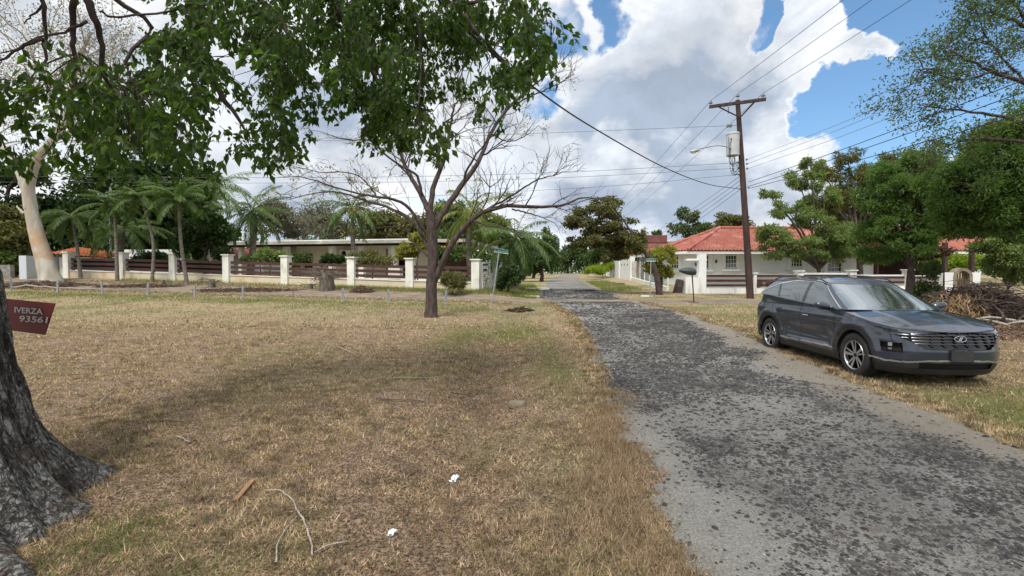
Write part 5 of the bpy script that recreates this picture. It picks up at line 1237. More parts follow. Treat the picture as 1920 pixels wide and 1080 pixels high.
lg = P(1272, 536, 30.6); o = MB().tube([(lg[0] - .1, 30.6, .35), (lg[0], 30.6, .8), (lg[0] + .12, 30.7, 1.25)], [.28, .25, .24], 14).build('upright_log', m_bark); tag(o, 'dark upright log leaning on the white bin niche', 'log')
# ------------------------------------------------------------------ trees of the right side
t_lean = BT('leaning_tree', 'olive green tree leaning left over the road from a dark curved trunk', 1238, 28.5, 452, .17, [(1120, 398, 29, 48, 16), (1085, 418, 29, 38, 14), (1150, 425, 29, 55, 18), (1120, 450, 29.5, 60, 22), (1175, 462, 29, 45, 24), (1095, 452, 30, 34, 16), (1150, 482, 29, 30, 12), (1190, 445, 29, 28, 14), (1135, 378, 29, 30, 8)], 16000, .16, .09, lf_olive, dx=-45, lean=P(1226, 500, 28.5), sub=12, subr=.3)
BT('small_tree', 'little round topped yellow green bush tree right of the leaning tree beside the street sign', 1238, 29.5, 500, .1, [(1238, 480, 29.5, 25, 20), (1225, 505, 29.3, 16, 14), (1250, 512, 29.5, 14, 12)], 6500, .13, .08, lf_yel, sub=14, dx=0)
BT('feathery_tree', 'light green feathery tree with several stems behind the white wall', 1535, 33, 505, .2, [(1500, 345, 33, 40, 26), (1480, 400, 33, 42, 26), (1450, 435, 32, 34, 14), (1545, 370, 33, 40, 30), (1460, 455, 32, 40, 16), (1435, 430, 32, 24, 12), (1520, 480, 31.5, 40, 14), (1575, 440, 32, 40, 22), (1530, 420, 33, 50, 24), (1500, 455, 32, 60, 18), (1465, 480, 32, 34, 12), (1440, 365, 32, 24, 12), (1560, 450, 32, 44, 24), (1520, 310, 33, 24, 18), (1590, 470, 32, 40, 20)], 22000, .22, .07, lf_fresh, m_barkg, dx=0, sub=13, subr=.24)
BT('feathery_tree', 'olive brown feathery tree behind the feathery light green one', 1610, 36, 470, .25, [(1610, 345, 36, 44, 34), (1570, 330, 36, 30, 26), (1650, 330, 36, 46, 30), (1600, 400, 36, 55, 36), (1560, 380, 35, 44, 36), (1680, 360, 35, 50, 40), (1545, 325, 35.5, 30, 24), (1590, 298, 36, 26, 20), (1600, 480, 34, 40, 20), (1720, 320, 35, 44, 30), (1650, 400, 36, 50, 36), (1585, 450, 35, 44, 26), (1640, 460, 35, 50, 24), (1690, 300, 36, 35, 24)], 30000, .25, .065, lf_olive, m_barkg, sub=12, subr=.3)
BT('broadleaf_tree', 'dark green tree with visible trunk right behind the car windscreen', 1708, 25, 500, .24, [(1700, 400, 25, 48, 40), (1735, 360, 25, 45, 34), (1660, 430, 25, 34, 26), (1700, 455, 25, 50, 26), (1745, 430, 25, 34, 30), (1690, 345, 25, 30, 22), (1640, 380, 25.5, 36, 30), (1660, 330, 26, 36, 26), (1720, 310, 25.5, 40, 26), (1770, 330, 25, 36, 30), (1765, 400, 25, 34, 34), (1650, 480, 26, 36, 18), (1620, 440, 26, 30, 22)], 36000, .19, .055, lf_right, sub=13, subr=.40)
BT('broadleaf_tree', 'big dense green tree filling the right edge of the view', 1990, 20, 470, .3, [(1830, 400, 20, 60, 40), (1850, 320, 21, 60, 60), (1760, 340, 21, 40, 30), (1890, 300, 21, 50, 60), (1860, 290, 20, 62, 46), (1910, 240, 20, 60, 44), (1810, 350, 20, 56, 44), (1880, 370, 20, 70, 50), (1940, 330, 20, 70, 60), (1775, 385, 20.5, 36, 24), (1900, 430, 20, 55, 26), (1806, 430, 20.5, 28, 34), (1950, 430, 20, 50, 40)], 46000, .20, .055, lf_right, sub=15, subr=.40, dx=-30)
BT('lime_shrub', 'bright yellow green shrub behind the pergola posts', 1800, 34, 520, .06, [(1790, 492, 34, 36, 12), (1760, 500, 34, 24, 10), (1835, 490, 34, 26, 14)], 5000, .2, .11, lf_lime, cat='bush', limbs=False, sub=12)
BT('garden_bush', 'fresh green bush spreading at the right edge behind the brush pile', 1890, 24, 540, .08, [(1870, 470, 24, 40, 26), (1900, 500, 24, 46, 30), (1900, 520, 24, 20, 16), (1930, 470, 24, 40, 40)], 11000, .16, .08, lf_fresh, cat='bush', sub=14, subr=.34)
BT('young_tree', 'small dark bushy sapling between the car and the brush pile', 1742, 22, 550, .05, [(1742, 510, 22, 16, 26), (1740, 545, 22, 22, 26), (1755, 560, 21.5, 18, 18)], 4500, .12, .06, lf_mid, sub=10)
BT('dry_bush', 'brown withered bush between the dark tree and the arched gate', 1770, 27, 510, .05, [(1760, 470, 27, 26, 14), (1740, 500, 27, 20, 14)], 2500, .14, .06, m_deadl, cat='bush', sub=10)
# sparse tall tree in the upper right corner
bS = np.array([20.5, 17.5, .2]); t = thing('sparse_tree', 'tall thin leaved tree reaching in from the upper right corner', 'tree', bS); tb = MB(); tips3 = []
Y4 = 17.0
q = curve([bS, (20.4, 17.5, 5), P(2010, 110, Y4)], 12); tb.tube(q, rad(len(q), .25, .14), 8)
for pts, r0 in [([(2010, 200), (1930, 160), (1860, 135), (1800, 105), (1760, 80)], .09), ([(2010, 110), (1940, 60), (1880, 30), (1830, 25)], .09), ([(2010, 240), (1930, 230), (1860, 215), (1790, 205), (1740, 200)], .08), ([(1930, 160), (1880, 110), (1840, 60)], .05), ([(2000, 280), (1900, 265), (1830, 260), (1770, 270), (1740, 262)], .07), ([(1860, 135), (1800, 150), (1740, 130), (1715, 130)], .04), ([(1940, 60), (1910, 20), (1890, -20)], .05)]:
    q = curve([P(x, y, Y4 + rng.normal(0, .3)) for x, y in pts], 14, .02); tb.tube(q, rad(len(q), r0, .012), 6, cap=False); tg = np.gradient(q, axis=0)
    for j in range(10):
        i = int(rng.uniform(.25, 1) * (len(q) - 1)); d_ = tg[i] / np.linalg.norm(tg[i]) + rng.normal(0, .6, 3); grow(tb, q[i], d_, 1.3, .018, 1, tips3, up=-.1, spread=.6, kids=4)
tb.build('trunk', m_bark, t, smooth=True)
C = np.array([a[0] for a in tips3]); D0 = np.array([a[1] for a in tips3]); C = np.repeat(C, 20, 0) + rng.normal(0, .15, (len(C) * 20, 3)); lb = MB()
quadleaves(C, rdir(len(C)) + np.repeat(D0, 20, 0) * .6 + [0, 0, -.2], rdir(len(C), 0, 1), rng.uniform(.08, .17, len(C)), .05, lb, fold=.1); lb.build('crown', lf_mid, t)
# ------------------------------------------------------------------ trees down the road and behind
BT('roadside_tree', 'light green tree left of the road beyond the low palm', 1015, 48, 500, .2, [(1010, 480, 48, 26, 26), (1025, 455, 48, 22, 24), (990, 470, 48, 24, 30), (1000, 500, 48, 18, 14)], 7000, .28, .15, lf_mid, sub=10)
BT('roadside_tree', 'darker low tree behind the light green tree left of the road', 1000, 62, 500, .2, [(1015, 492, 62, 24, 18), (990, 480, 62, 30, 26), (1035, 470, 66, 16, 26)], 5000, .36, .2, lf_dark, sub=10)
BT('roadside_tree', 'pale green tree at the end of the road', 1065, 105, 500, .25, [(1055, 488, 105, 16, 20), (1075, 480, 105, 18, 24), (1040, 490, 108, 14, 20), (1095, 485, 104, 18, 22)], 5000, .6, .34, lf_mid, sub=10)
BT('roadside_tree', 'round green tree behind the leaning tree right of the road', 1160, 58, 490, .3, [(1150, 470, 58, 34, 24), (1180, 455, 58, 30, 20), (1120, 480, 60, 26, 20), (1200, 480, 57, 20, 20)], 8000, .34, .18, lf_mid, sub=10)
BT('tall_grass_bank', 'bright green tall grass on the bank right of the road', 1130, 56, 515, .05, [(1115, 511, 54, 18, 8), (1135, 506, 57, 20, 11), (1150, 503, 60, 16, 12)], 6000, .5, .05, lf_lime, cat='tall grass', limbs=False, down=-1.2)
BT('airy_tree', 'slender airy tree above the left end of the red tiled roof', 1292, 58, 460, .16, [(1290, 405, 58, 20, 18), (1270, 430, 58, 22, 14), (1308, 430, 58, 22, 14), (1300, 450, 58, 30, 12), (1330, 440, 57, 18, 12)], 3500, .34, .17, lf_mid, m_barkg, sub=12, subr=.3)
BT('roadside_tree', 'olive tree top behind the red tiled roof left of the utility pole', 1362, 60, 450, .2, [(1365, 412, 60, 30, 13), (1340, 428, 60, 26, 12), (1390, 425, 60, 26, 16)], 4500, .34, .18, lf_olive, sub=10)
BT('airy_tree', 'tiny far tree on the skyline left of the dark red roof', 1232, 90, 460, .12, [(1232, 440, 90, 8, 8), (1220, 462, 90, 8, 8)], 900, .5, .28, lf_mid, sub=8)
BT('broadleaf_tree', 'tree behind the right half of the red tiled roof', 1720, 50, 420, .3, [(1700, 380, 50, 60, 40), (1780, 400, 50, 60, 40), (1560, 410, 52, 60, 20), (1850, 430, 48, 60, 40)], 9000, .36, .18, lf_mid, sub=10)
wd_ = MB(); cs = []; rs_ = []
for px in np.arange(-400, 2400, 16.0):
    Yd = rng.uniform(105, 135) if px > 1000 else rng.uniform(80, 100); h = rng.uniform(3.5, 7.5) if not 1030 < px < 1090 else 2.5; x_ = (px - 960) / F * Yd
    cs.append((x_, Yd, float(T(x_, Yd)) + h * .5)); rs_.append((rng.uniform(2.5, 4), 3, h * .6))
clump_leaves(wd_, cs, np.array(rs_), 42000, .8, .45, shell=.2); o = wd_.build('distant_woods', lf_mid); tag(o, kind='stuff')
# ------------------------------------------------------------------ brush pile
heap('brush_pile', 'big tangled pile of dead branches and roots at the right edge behind the car', 'brush pile', np.array([15.9, 16.6, .05]), 2.5, 1.1, 1.3, 1900, 1.4, .016, m_bark, m_deadl, 2600)
hp = [o for o in scn.objects if o.name.startswith('brush_pile')][0]
bm_ = MB()
for i in range(40):
    p_ = np.array([rng.uniform(14, 18.5), rng.uniform(14.6, 16.4), rng.uniform(.08, .9)]); d = rdir(1, -.2, .25)[0]; bm_.tube(curve([p_, p_ + d * .6 + [0, 0, .06], p_ + d * 1.2 + rng.normal(0, .15, 3)], 7), rad(8, .045, .015), 6)
bm_.build('limbs', m_bark, hp, smooth=True)
bm_ = MB()
for i in range(14):
    p_ = np.array([rng.uniform(14.5, 18.5), rng.uniform(13.8, 15.4), rng.uniform(.06, .3)]); d = rdir(1, -.1, .12)[0]; bm_.tube(curve([p_, p_ + d * .7 + [0, 0, .08], p_ + d * 1.5 + rng.normal(0, .12, 3)], 7), rad(8, .05, .02), 6)
bm_.build('bleached_limbs', m_twigp, hp, smooth=True)
n = 1600; C = np.array([14.35, 15.9, .1]) + np.stack([rng.normal(0, .35, n), rng.normal(0, .3, n), np.abs(rng.normal(.0, .45, n))], 1); C = C[C[:, 2] < 1.1]; lb = MB()
quadleaves(C, rdir(len(C), -1, .1) + [0, 0, -.6], rdir(len(C)), rng.uniform(.15, .35, len(C)), .03, lb); lb.build('dead_fronds', leafmat('frond_brown', [(.22, .14, .08), (.34, .23, .13), (.14, .09, .055)], .1, .8), hp)
# litter strip in front of the pile
n = 5000; x = rng.uniform(11.5, 19, n); y = rng.uniform(11.8, 15.5, n); C = np.stack([x, y, T(x, y) + .02], 1); lb = MB(); quadleaves(C, rdir(n, -.1, .3), rdir(n, .3, 1), rng.uniform(.05, .13, n), .05, lb, fold=.4); tag(lb.build('brown_litter', m_deadl), kind='stuff')
b_ = G(1828, 14.2); x = rng.normal(b_[0], .12, 160); y = rng.normal(b_[1], .1, 160); o = blades(np.stack([x, y, T(x, y)], 1), rng.uniform(.15, .4, 160), .03, 'weed_tuft', m_grassg, tilt=(0, .6)); tag(o, 'green weed tuft in front of the brush pile', 'weed')

# ------------------------------------------------------------------ realty board nailed to the trunk
c00 = P(20, 561, 4.25); c10 = P(103, 569, 4.05); c11 = P(84, 628, 4.1); c01 = P(41, 627, 4.25)
ux = (c10 - c00) / np.linalg.norm(c10 - c00); full = c10 - ux * .85
nrm_ = np.cross(ux, [0, 0, 1.]); nrm_ /= np.linalg.norm(nrm_)
if nrm_[1] > 0: nrm_ = -nrm_
t = thing('realty_board', 'dark red board with white bold lettering fixed to the big trunk at the left', 'sign', (c00 + c10) / 2 - [0, 0, .14])
m_red = pmat('board_red', (.20, .014, .010), (.16, .012, .009), scale=3, rough=.6)
dn = (c11 - c10)
bl = [full, c10, c11, full + dn * 1.0 - ux * .0 + ux * .12]
V = [*bl, *[v - nrm_ * .006 for v in bl]]; V = [np.array(v) for v in V]
MB().raw(V, [[0, 1, 2, 3], [4, 5, 6, 7], [0, 1, 5, 4], [1, 2, 6, 5], [2, 3, 7, 6], [3, 0, 4, 7]]).build('panel', m_red, t)
def text(s, origin, ex, ez, h, parent, mat, w=1.0, shear=.18, fat=.02, name='lettering', width=None):
    cu = bpy.data.curves.new(name, 'FONT'); cu.body = s; cu.size = 1; cu.shear = shear; cu.offset = fat; cu.space_character = .98
    to = bpy.data.objects.new('tmp_text', cu); link(to); bpy.context.view_layer.update()
    me = bpy.data.meshes.new_from_object(to.evaluated_get(bpy.context.evaluated_depsgraph_get())); bpy.data.objects.remove(to)
    co = np.empty(len(me.vertices) * 3); me.vertices.foreach_get('co', co); co = co.reshape(-1, 3)
    fa = [tuple(p.vertices) for p in me.polygons]; sc = h / .70
    co = co - co.min(0) * [1, 0, 0]
    if width: w = width / (co[:, 0].max() * sc)
    Wp = np.asarray(origin) + co[:, :1] * sc * w * ex + co[:, 1:2] * sc * ez
    me2 = bpy.data.meshes.new(name); me2.from_pydata((Wp - ORG[parent.name]).tolist(), [], fa); me2.materials.append(mat)
    o = bpy.data.objects.new(name, me2); link(o); o.parent = parent; return o
m_let = pmat('letter_white', (.62, .62, .60), rough=.7)
ez = np.array([0, 0, 1.]) + ux * .0
pxm = 4.12 / F
def atb(px, py):   # point on board plane
    d = P(px, py, 1.0) - np.array([0, 0, HZ]); o_ = np.array([0, 0, HZ]); s = ((c10 - o_) @ nrm_) / (d @ nrm_); return o_ + d * s + nrm_ * .007
e1 = atb(84, 589) - atb(31, 585); text('IVERZA', atb(29, 585.5), e1 / np.linalg.norm(e1), ez, 10.5 * pxm, t, m_let, shear=.05, fat=.022, width=float(np.linalg.norm(e1)))
e2 = atb(92, 604) - atb(38, 601); text('93561', atb(38.5, 602.5), e2 / np.linalg.norm(e2), ez, 11 * pxm, t, m_let, shear=.15, fat=.018, width=float(np.linalg.norm(e2)))

# ------------------------------------------------------------------ small things on the lawn
def crumple(label, px, py, s, seed, mat):
    r_ = np.random.default_rng(seed); c = GP(px, py); n = 9
    g = np.linspace(-1, 1, n); A_, B2 = np.meshgrid(g, g, indexing='ij')
    z = .25 * np.abs(np.sin(A_ * 2.3 + r_.uniform(0, 3)) * np.cos(B2 * 1.7)) + r_.normal(0, .09, A_.shape)
    x_ = A_ * .55 + r_.normal(0, .06, A_.shape); y_ = B2 * .9 + r_.normal(0, .06, A_.shape)
    an = r_.uniform(-.6, -.2); Pg = np.stack([x_ * math.cos(an) - y_ * math.sin(an), x_ * math.sin(an) + y_ * math.cos(an), z + .45 + y_ * .25], -1) * s * .5 + c + [0, 0, .0]
    o = MB().grid(Pg).build('paper_scrap', mat); tag(o, label, 'litter')
m_paper = pmat('paper', (.72, .78, .82), (.6, .66, .7), scale=20, rough=.8)
crumple('larger crumpled white paper scrap on the dry grass', 852, 902, .11, 1, m_paper); crumple('smaller crumpled white paper scrap near the forked stick', 735, 1003, .075, 2, m_paper)
def stick(label, pix, r0, r1, mat=None, fork=None, name='fallen_stick'):
    q = curve([GP(x, y, .02 + r0) for x, y in pix], 14, .003); mb = MB().tube(q, rad(len(q), r0, r1), 7)
    for f in (fork or []):
        q2 = curve([GP(x, y, .02 + r0 * .6) for x, y in f], 8, .002); mb.tube(q2, rad(len(q2), r0 * .6, r1), 6)
    o = mb.build(name, mat or m_twigp, smooth=True); tag(o, label, 'stick')
stick('long pale forked stick lying in the foreground grass', [(545, 940), (560, 965), (575, 995), (583, 1025), (586, 1050)], .0065, .006, fork=[[(556, 975), (535, 1000), (520, 1030), (518, 1062)], [(590, 1042), (615, 1030), (650, 1022)], [(495, 925), (525, 925), (545, 940)]])
stick('straight brown stick lying across the lawn in the middle', [(705, 752), (750, 753), (800, 756)], .012, .008, m_twig)
stick('thin pale stick lying above the straight brown one', [(742, 712), (790, 711), (832, 711)], .008, .004)
stick('small forked pale twig left of the bare tree foot', [(635, 653), (650, 660), (668, 668)], .012, .006, fork=[[(648, 659), (640, 664)]])
stick('pale twig on the lawn right of the big trunk', [(185, 760), (200, 745), (215, 735)], .008, .004, fork=[[(200, 745), (192, 740)]])
stick('thin pale twig in the left lawn', [(330, 822), (345, 828), (358, 834)], .007, .004)
stick('slender pale stick in the lawn left of the middle', [(232, 765), (270, 755), (330, 745)], .006, .003)
stick('faint grey twig among the clippings left of the forked stick', [(410, 835), (440, 828), (470, 815)], .007, .003, m_twig)
stick('short dark twig right of the straight stick', [(845, 740), (870, 743), (885, 748)], .008, .004, m_bark)
stick('crooked brown twig lying on the lawn centre left', [(300, 795), (320, 793), (345, 796)], .008, .004, m_bark)
stick('thin reddish twig on the gravel edge of the road', [(1245, 920), (1285, 925), (1335, 945)], .004, .002, m_twig, fork=[[(1285, 925), (1310, 915), (1340, 922)]])
stick('long thin dry stem hanging over the road edge', [(1180, 835), (1215, 860), (1240, 900), (1245, 925)], .004, .002, m_twig)
stick('pale stem across the grey road dust', [(1110, 722), (1150, 735), (1185, 742)], .006, .003)
q = [GP(442, 942, .02), GP(458, 922, .035), GP(474, 905, .02)]
o = MB().beam(q[0], q[2], .035, .014).build('bark_piece', pmat('bark_orange', (.34, .19, .10), (.26, .14, .08), scale=20, rough=.9)); tag(o, 'orange brown piece of bark lying right of the big trunk', 'bark')
c = GP(970, 762, .03); th = np.linspace(0, 2 * math.pi, 12, endpoint=False)
Pg = [[(c[0] + .12 * s * math.cos(a) * (1 + .2 * math.sin(3 * a)), c[1] + .08 * s * math.sin(a), c[2] + h) for a in th] for s, h in ((1, -.04), (1.05, .0), (.8, .04), (.01, .05))]
o = MB().grid(np.array(Pg), closev=True).build('stone', pmat('stone_tan', (.25, .2, .15), (.17, .14, .11), scale=12, rough=.95, bump=.4), smooth=True); tag(o, 'flat tan stone in the grass beside the road', 'stone')
t = heap('debris_heap', 'low heap of dark soil and twigs right of the bare tree', 'debris', GP(975, 583, -.02), .55, .35, .16, 70, .4, .012, m_bark, m_deadl, 260)
o = MB().box(G(862, 26, .04), (1, .1, .05)) ; o = MB().beam(G(982, 26.6, .05), G(1012, 26.6, .05), .22, .07).build('kerb_stone', m_white); tag(o, 'white kerb stone at the corner of the green verge left of the road', 'stone')
o = MB().beam(G(1204, 27, .05), G(1222, 26.6, .05), .25, .07).build('white_slab', m_white); tag(o, 'small pale slab lying at the foot of the right street sign', 'slab')
o = MB().box(G(1007, 33.5, .06), (1.6, .7, .12), .1).build('drain_cover', m_stain); tag(o, 'grey concrete slab over the drain left of the far road', 'slab')
o = MB().box(G(1165, 40, .07), (.5, .25, .12), .4).build('dark_clod', m_bark); tag(o, 'dark clod on the grassy bank right of the far road', 'debris')
# ------------------------------------------------------------------ parked car (local: y lateral = x axis, forward = -Y)
m_paint, nt = new_mat('car_paint')
b = N(nt, 'ShaderNodeBsdfPrincipled', {'Base Color': (.034, .043, .066, 1), 'Metallic': .5, 'Roughness': .34, 'Coat Weight': 1.0, 'Coat Roughness': .04, 'Coat IOR': 1.6})
tcn = N(nt, 'ShaderNodeTexCoord'); nn_ = N(nt, 'ShaderNodeTexNoise', {'Vector': tcn.outputs['Object'], 'Scale': 2.2, 'Detail': 6, 'Roughness': .6})
nt.links.new(MR(nt, nn_.outputs[0], .35, .7, .30, .46), b.inputs['Roughness']); finish(nt, b.outputs[0])
m_clad = pmat('car_cladding', (.028, .029, .032), (.04, .04, .042), scale=5, rough=.55)
m_blk = pmat('car_gloss_black', (.012, .012, .014), rough=.12, spec=.6)
m_chrome = pmat('car_chrome', (.62, .63, .65), rough=.18, metallic=1.0)
m_dchrome = pmat('car_dark_chrome', (.13, .13, .145), rough=.28, metallic=1.0)
m_silver = pmat('car_silver_trim', (.5, .5, .52), rough=.35, metallic=.7)
m_tyre = pmat('tyre_rubber', (.022, .022, .023), (.035, .034, .033), scale=8, rough=.85)
m_lens = pmat('lamp_glass', (.25, .28, .3), rough=.08, spec=.8, coat=1)
def glassmat(name, tint, k, rough=.03):
    m, nt = new_mat(name)
    fr = N(nt, 'ShaderNodeFresnel', {'IOR': 1.75}); g = N(nt, 'ShaderNodeBsdfGlossy', {'Roughness': rough, 'Color': (.9, .97, 1, 1)})
    tr_ = N(nt, 'ShaderNodeBsdfTransparent', {'Color': (*tint, 1)})
    mx = N(nt, 'ShaderNodeMixShader', {0: M(nt, 'ADD', M(nt, 'MULTIPLY', fr.outputs[0], 1.0), k, clamp=True), 1: tr_.outputs[0], 2: g.outputs[0]})
    finish(nt, mx.outputs[0]); return m
m_side = glassmat('car_side_glass', (.10, .11, .12), .14); m_wind = glassmat('car_windscreen', (.45, .55, .52), .42, .06)
sgn = lambda v: np.where(v < 0, -1., 1.)
def Wf(z): return np.interp(z, [.18, .24, .35, .5, .62, .75, .86, .95, 1.05, 1.30], [.84, .875, .91, .922, .915, .922, .932, .918, .885, .85])
def Nf(z): return np.interp(z, [.16, .22, .30, .42, .55, .70, .80, .86, .95], [.80, .86, .905, .94, .945, .925, .895, .865, .80])
def Rf(z): return np.interp(z, [.2, .3, .5, .8, .95, 1.05, 1.25], [-3.55, -3.66, -3.72, -3.72, -3.70, -3.62, -3.55])
def ztf(a): return np.interp(a, [-3.72, -3.3, -2.8, -2, -1, -.55, -.3, 0, .3, .6, .78, .92], [1.20, 1.25, 1.225, 1.165, 1.11, 1.08, 1.05, 1.01, .965, .90, .855, .83])
LF, LR, NFs, NRs = .80, .62, 2.7, 3.0
na, nb2, nc2 = 110, 240, 60
def outline(zt_, a_f, a_r, w, lf, lr, nf_, nr_):
    """returns (a, y) for t index; arrays broadcast over z rows"""
    th = np.linspace(0, math.pi / 2, na)
    fa = a_f - lf + lf * np.cos(th) ** (2 / nf_); fy = w * np.sin(th) ** (2 / nf_)
    s = np.linspace(0, 1, nb2 + 2)[1:-1]; sa = (a_f - lf) + ((a_r + lr) - (a_f - lf)) * s; sy = w * np.ones_like(s)
    th2 = np.linspace(0, math.pi / 2, nc2)
    ra = a_r + lr - lr * np.sin(th2) ** (2 / nr_); ry = w * np.cos(th2) ** (2 / nr_)
    return np.r_[fa, sa, ra], np.r_[fy, sy, ry]
a_ref, y_ref = outline(0, .905, -3.72, .92, LF, LR, NFs, NRs)
zt_ref = ztf(a_ref); nv = 84; v = np.linspace(0, 1, nv)
zbot = np.interp(a_ref, [-3.7, -3.2, -2.6, 0, .5, .9], [.36, .26, .22, .22, .20, .20])
Zg = zbot[:, None] + (zt_ref - zbot)[:, None] * v
Ag = np.zeros_like(Zg); Yg = np.zeros_like(Zg); zl = np.linspace(.14, 1.3, 240); tab = [outline(0, Nf(z), Rf(z), Wf(z), LF, LR, NFs, NRs) for z in zl]
TA = np.array([q[0] for q in tab]); TY = np.array([q[1] for q in tab])
for i in range(len(a_ref)): Ag[i] = np.interp(Zg[i], zl, TA[:, i]); Yg[i] = np.interp(Zg[i], zl, TY[:, i])
# sculpted flanks: concave door dish and flared arches
def flank(a, z, y):
    side = ss(y, .7, .88)
    dish = .035 * np.exp(-((z - (.60 - .03 * (a + 1.4))) / .14) ** 2) * ss(a, -2.55, -1.9) * (1 - ss(a, -.75, -.45))
    crease = .012 * np.exp(-((z - (.93 + .015 * a)) / .02) ** 2)
    fl = 0
    for wc in (0., -2.755): d = np.hypot(a - wc, z - .37); fl = fl + .022 * np.exp(-((d - .50) / .07) ** 2)
    sill = .018 * np.exp(-((z - (.40 + .05 * (-a - 1.4) * 0)) / .05) ** 2) * ss(a, -2.3, -2.0) * (1 - ss(a, -.6, -.4))
    return y + side * (-dish - crease * 0 + fl + sill)
Yg = flank(Ag, Zg, Yg)
CARX, CARY = 6.53, 8.0
car = thing('parked_car', 'dark grey-blue crossover car parked on the grass at the right, facing the viewer', 'car', (CARX, CARY, -.005), rz=-.026)
def submesh(A_, Y_, Z_, mask, name, mat, parent, mirror=True, off=0., smooth=True, matidx=None, mats=None):
    """quads of the grid where mask (cells) is true; both sides"""
    mb = MB(); I = np.arange(A_.size).reshape(A_.shape)
    f = np.stack([I[:-1, :-1], I[1:, :-1], I[1:, 1:], I[:-1, 1:]], -1)[mask]
    if len(f) == 0: return None
    used, inv = np.unique(f, return_inverse=True); f = inv.reshape(f.shape)
    V = np.stack([Y_.ravel(), -A_.ravel(), Z_.ravel()], 1)[used]
    mi = 0 if matidx is None else matidx[mask]
    for sg in ((-1, 1) if mirror is True else (mirror,)):
        VV = V.copy(); VV[:, 0] *= sg
        mb.raw(VV, f if sg > 0 else f[:, ::-1], mi)
    o = mb.build(name, mats or mat, parent, local=True, smooth=smooth)
    if mirror is True:
        bm = bmesh.new(); bm.from_mesh(o.data); bmesh.ops.remove_doubles(bm, verts=bm.verts, dist=2e-4); bm.to_mesh(o.data); bm.free()
    return o
def cell(Q): return (Q[:-1, :-1] + Q[1:, :-1] + Q[1:, 1:] + Q[:-1, 1:]) / 4
ca, cy_, cz = cell(Ag), cell(Yg), cell(Zg)
side = cy_ > .62
isfront = (ca > .0); isrear = ca < -2.8
d0 = np.hypot(ca, cz - .36); d1 = np.hypot(ca + 2.755, cz - .36)
hole = ((d0 < .415) | (d1 < .415)) & (cy_ > .5)
def archclad(d, a0_):
    da = ca - a0_
    return (np.maximum(d, 0) < .475 + .05 * np.abs(np.sin(2 * np.arctan2(cz - .36, da)))) & (cy_ > .5)
sillz = .335
clad = archclad(d0, 0) | archclad(d1, -2.755) | ((cz < sillz) & side & (ca < .3)) | ((cz < .40) & (ca < -3.1)) | ((cz < .30) & (ca > .2))
sill_line = (np.abs(cz - (.385 + .03 * (-ca - 2.2) * -.6)) < .016) & (ca < -.46) & (ca > -2.3) & side
# front fascia regions (by |y| and z)
ay = np.abs(cy_)
fr_ = ca > .22
gtop = .845 - .05 * (ay / .8) ** 2; gbot = np.interp(ay, [0, .46, .80], [.585, .585, .81])
grille = fr_ & (cz < gtop) & (cz > gbot) & (ay < .80)
lampbox = fr_ & (ay > .70) & (ay < .865) & (cz < .69) & (cz > .525) & (cz < .665 - .0 * (ay - .6))
intake = fr_ & (ay < .52) & (cz > .30) & (cz < .385)
lipz = np.interp(ay, [0, .42, .66, .84, .9], [.425, .42, .385, .385, .41])
lip = fr_ & (np.abs(cz - lipz) < .012) 
lowclad = fr_ & (cz < lipz - .010)
# doors
def seam(a0_, z0=.36): return side & (np.abs(ca - a0_) < .0075) & (cz > z0)
rd_edge = np.interp(cz, [.3, .45, .75, .95, 1.2], [-2.20, -2.28, -2.42, -2.62, -2.72])
fdoor = side & (ca < -.50) & (ca > -1.56) & (cz > .34) & ~clad & ~hole
rdoor = side & (ca < -1.575) & (ca > rd_edge) & (cz > .34) & ~clad & ~hole
seams = side & (cz > .34) & ((np.abs(ca + .4925) < .0075) | (np.abs(ca + 1.5675) < .0075) | (np.abs(ca - rd_edge + .008) < .0085)) & ~hole
fdoor &= ~seams; rdoor &= ~seams
slitc = .815 + (.80 - ca) / .5 * .105
slit = (ca < .82) & (ca > .30) & (ay > .72) & (np.abs(cz - slitc) < .026 * (1 - .75 * (.80 - ca) / .5))
taill = (ca < -3.35) & (cz > .93) & (cz < 1.07) & (ay > .3)
rest = ~slit & ~(hole | clad | grille | lampbox | intake | lip | lowclad | fdoor | rdoor | seams | sill_line | taill)
submesh(Ag, Yg, Zg, rest & (ca > -1), 'front_body', m_paint, car)
submesh(Ag, Yg, Zg, rest & (ca <= -1) & ~((ca > -2.3) & (cz < .42)), 'rear_body', m_paint, car)
submesh(Ag, Yg, Zg, (clad | lowclad) & ~hole & ~lip & ~intake, 'cladding', m_clad, car)
for sg in (-1, 1):
    for lo_, hi__ in ((-1, 0), (-2, -1), (-4, -2)): submesh(Ag, Yg, Zg, seams & (ca > lo_) & (ca <= hi__), 'door_gap', m_dark, car, mirror=sg)
submesh(Ag, Yg, Zg, lip, 'bumper_trim', m_silver, car)
for sg in (-1, 1): submesh(Ag, Yg, Zg, sill_line & ~seams, 'sill_trim', m_silver, car, mirror=sg)
for sg in (-1, 1): submesh(Ag, Yg, Zg, slit & ~grille, 'lamp_slit', m_blk, car, mirror=sg)
submesh(Ag, Yg, Zg, taill, 'tail_light', pmat('tail_red', (.25, .01, .01), rough=.15), car)
submesh(Ag - .03, Yg * .985, Zg, intake, 'lower_intake', m_dark, car)
grl = submesh(Ag - .035, Yg * .985, Zg, grille, 'grille', m_blk, car)
for sg in (-1, 1): submesh(Ag - .045, Yg * .96, Zg, lampbox, 'lamp_recess', m_dark, car, mirror=sg)
doors = {}
for sg in (-1, 1):
    doors[('f', sg)] = submesh(Ag, Yg, Zg, fdoor & ~sill_line, 'front_door', m_paint, car, mirror=sg)
    doors[('r', sg)] = submesh(Ag, Yg, Zg, rdoor & ~sill_line, 'rear_door', m_paint, car, mirror=sg)
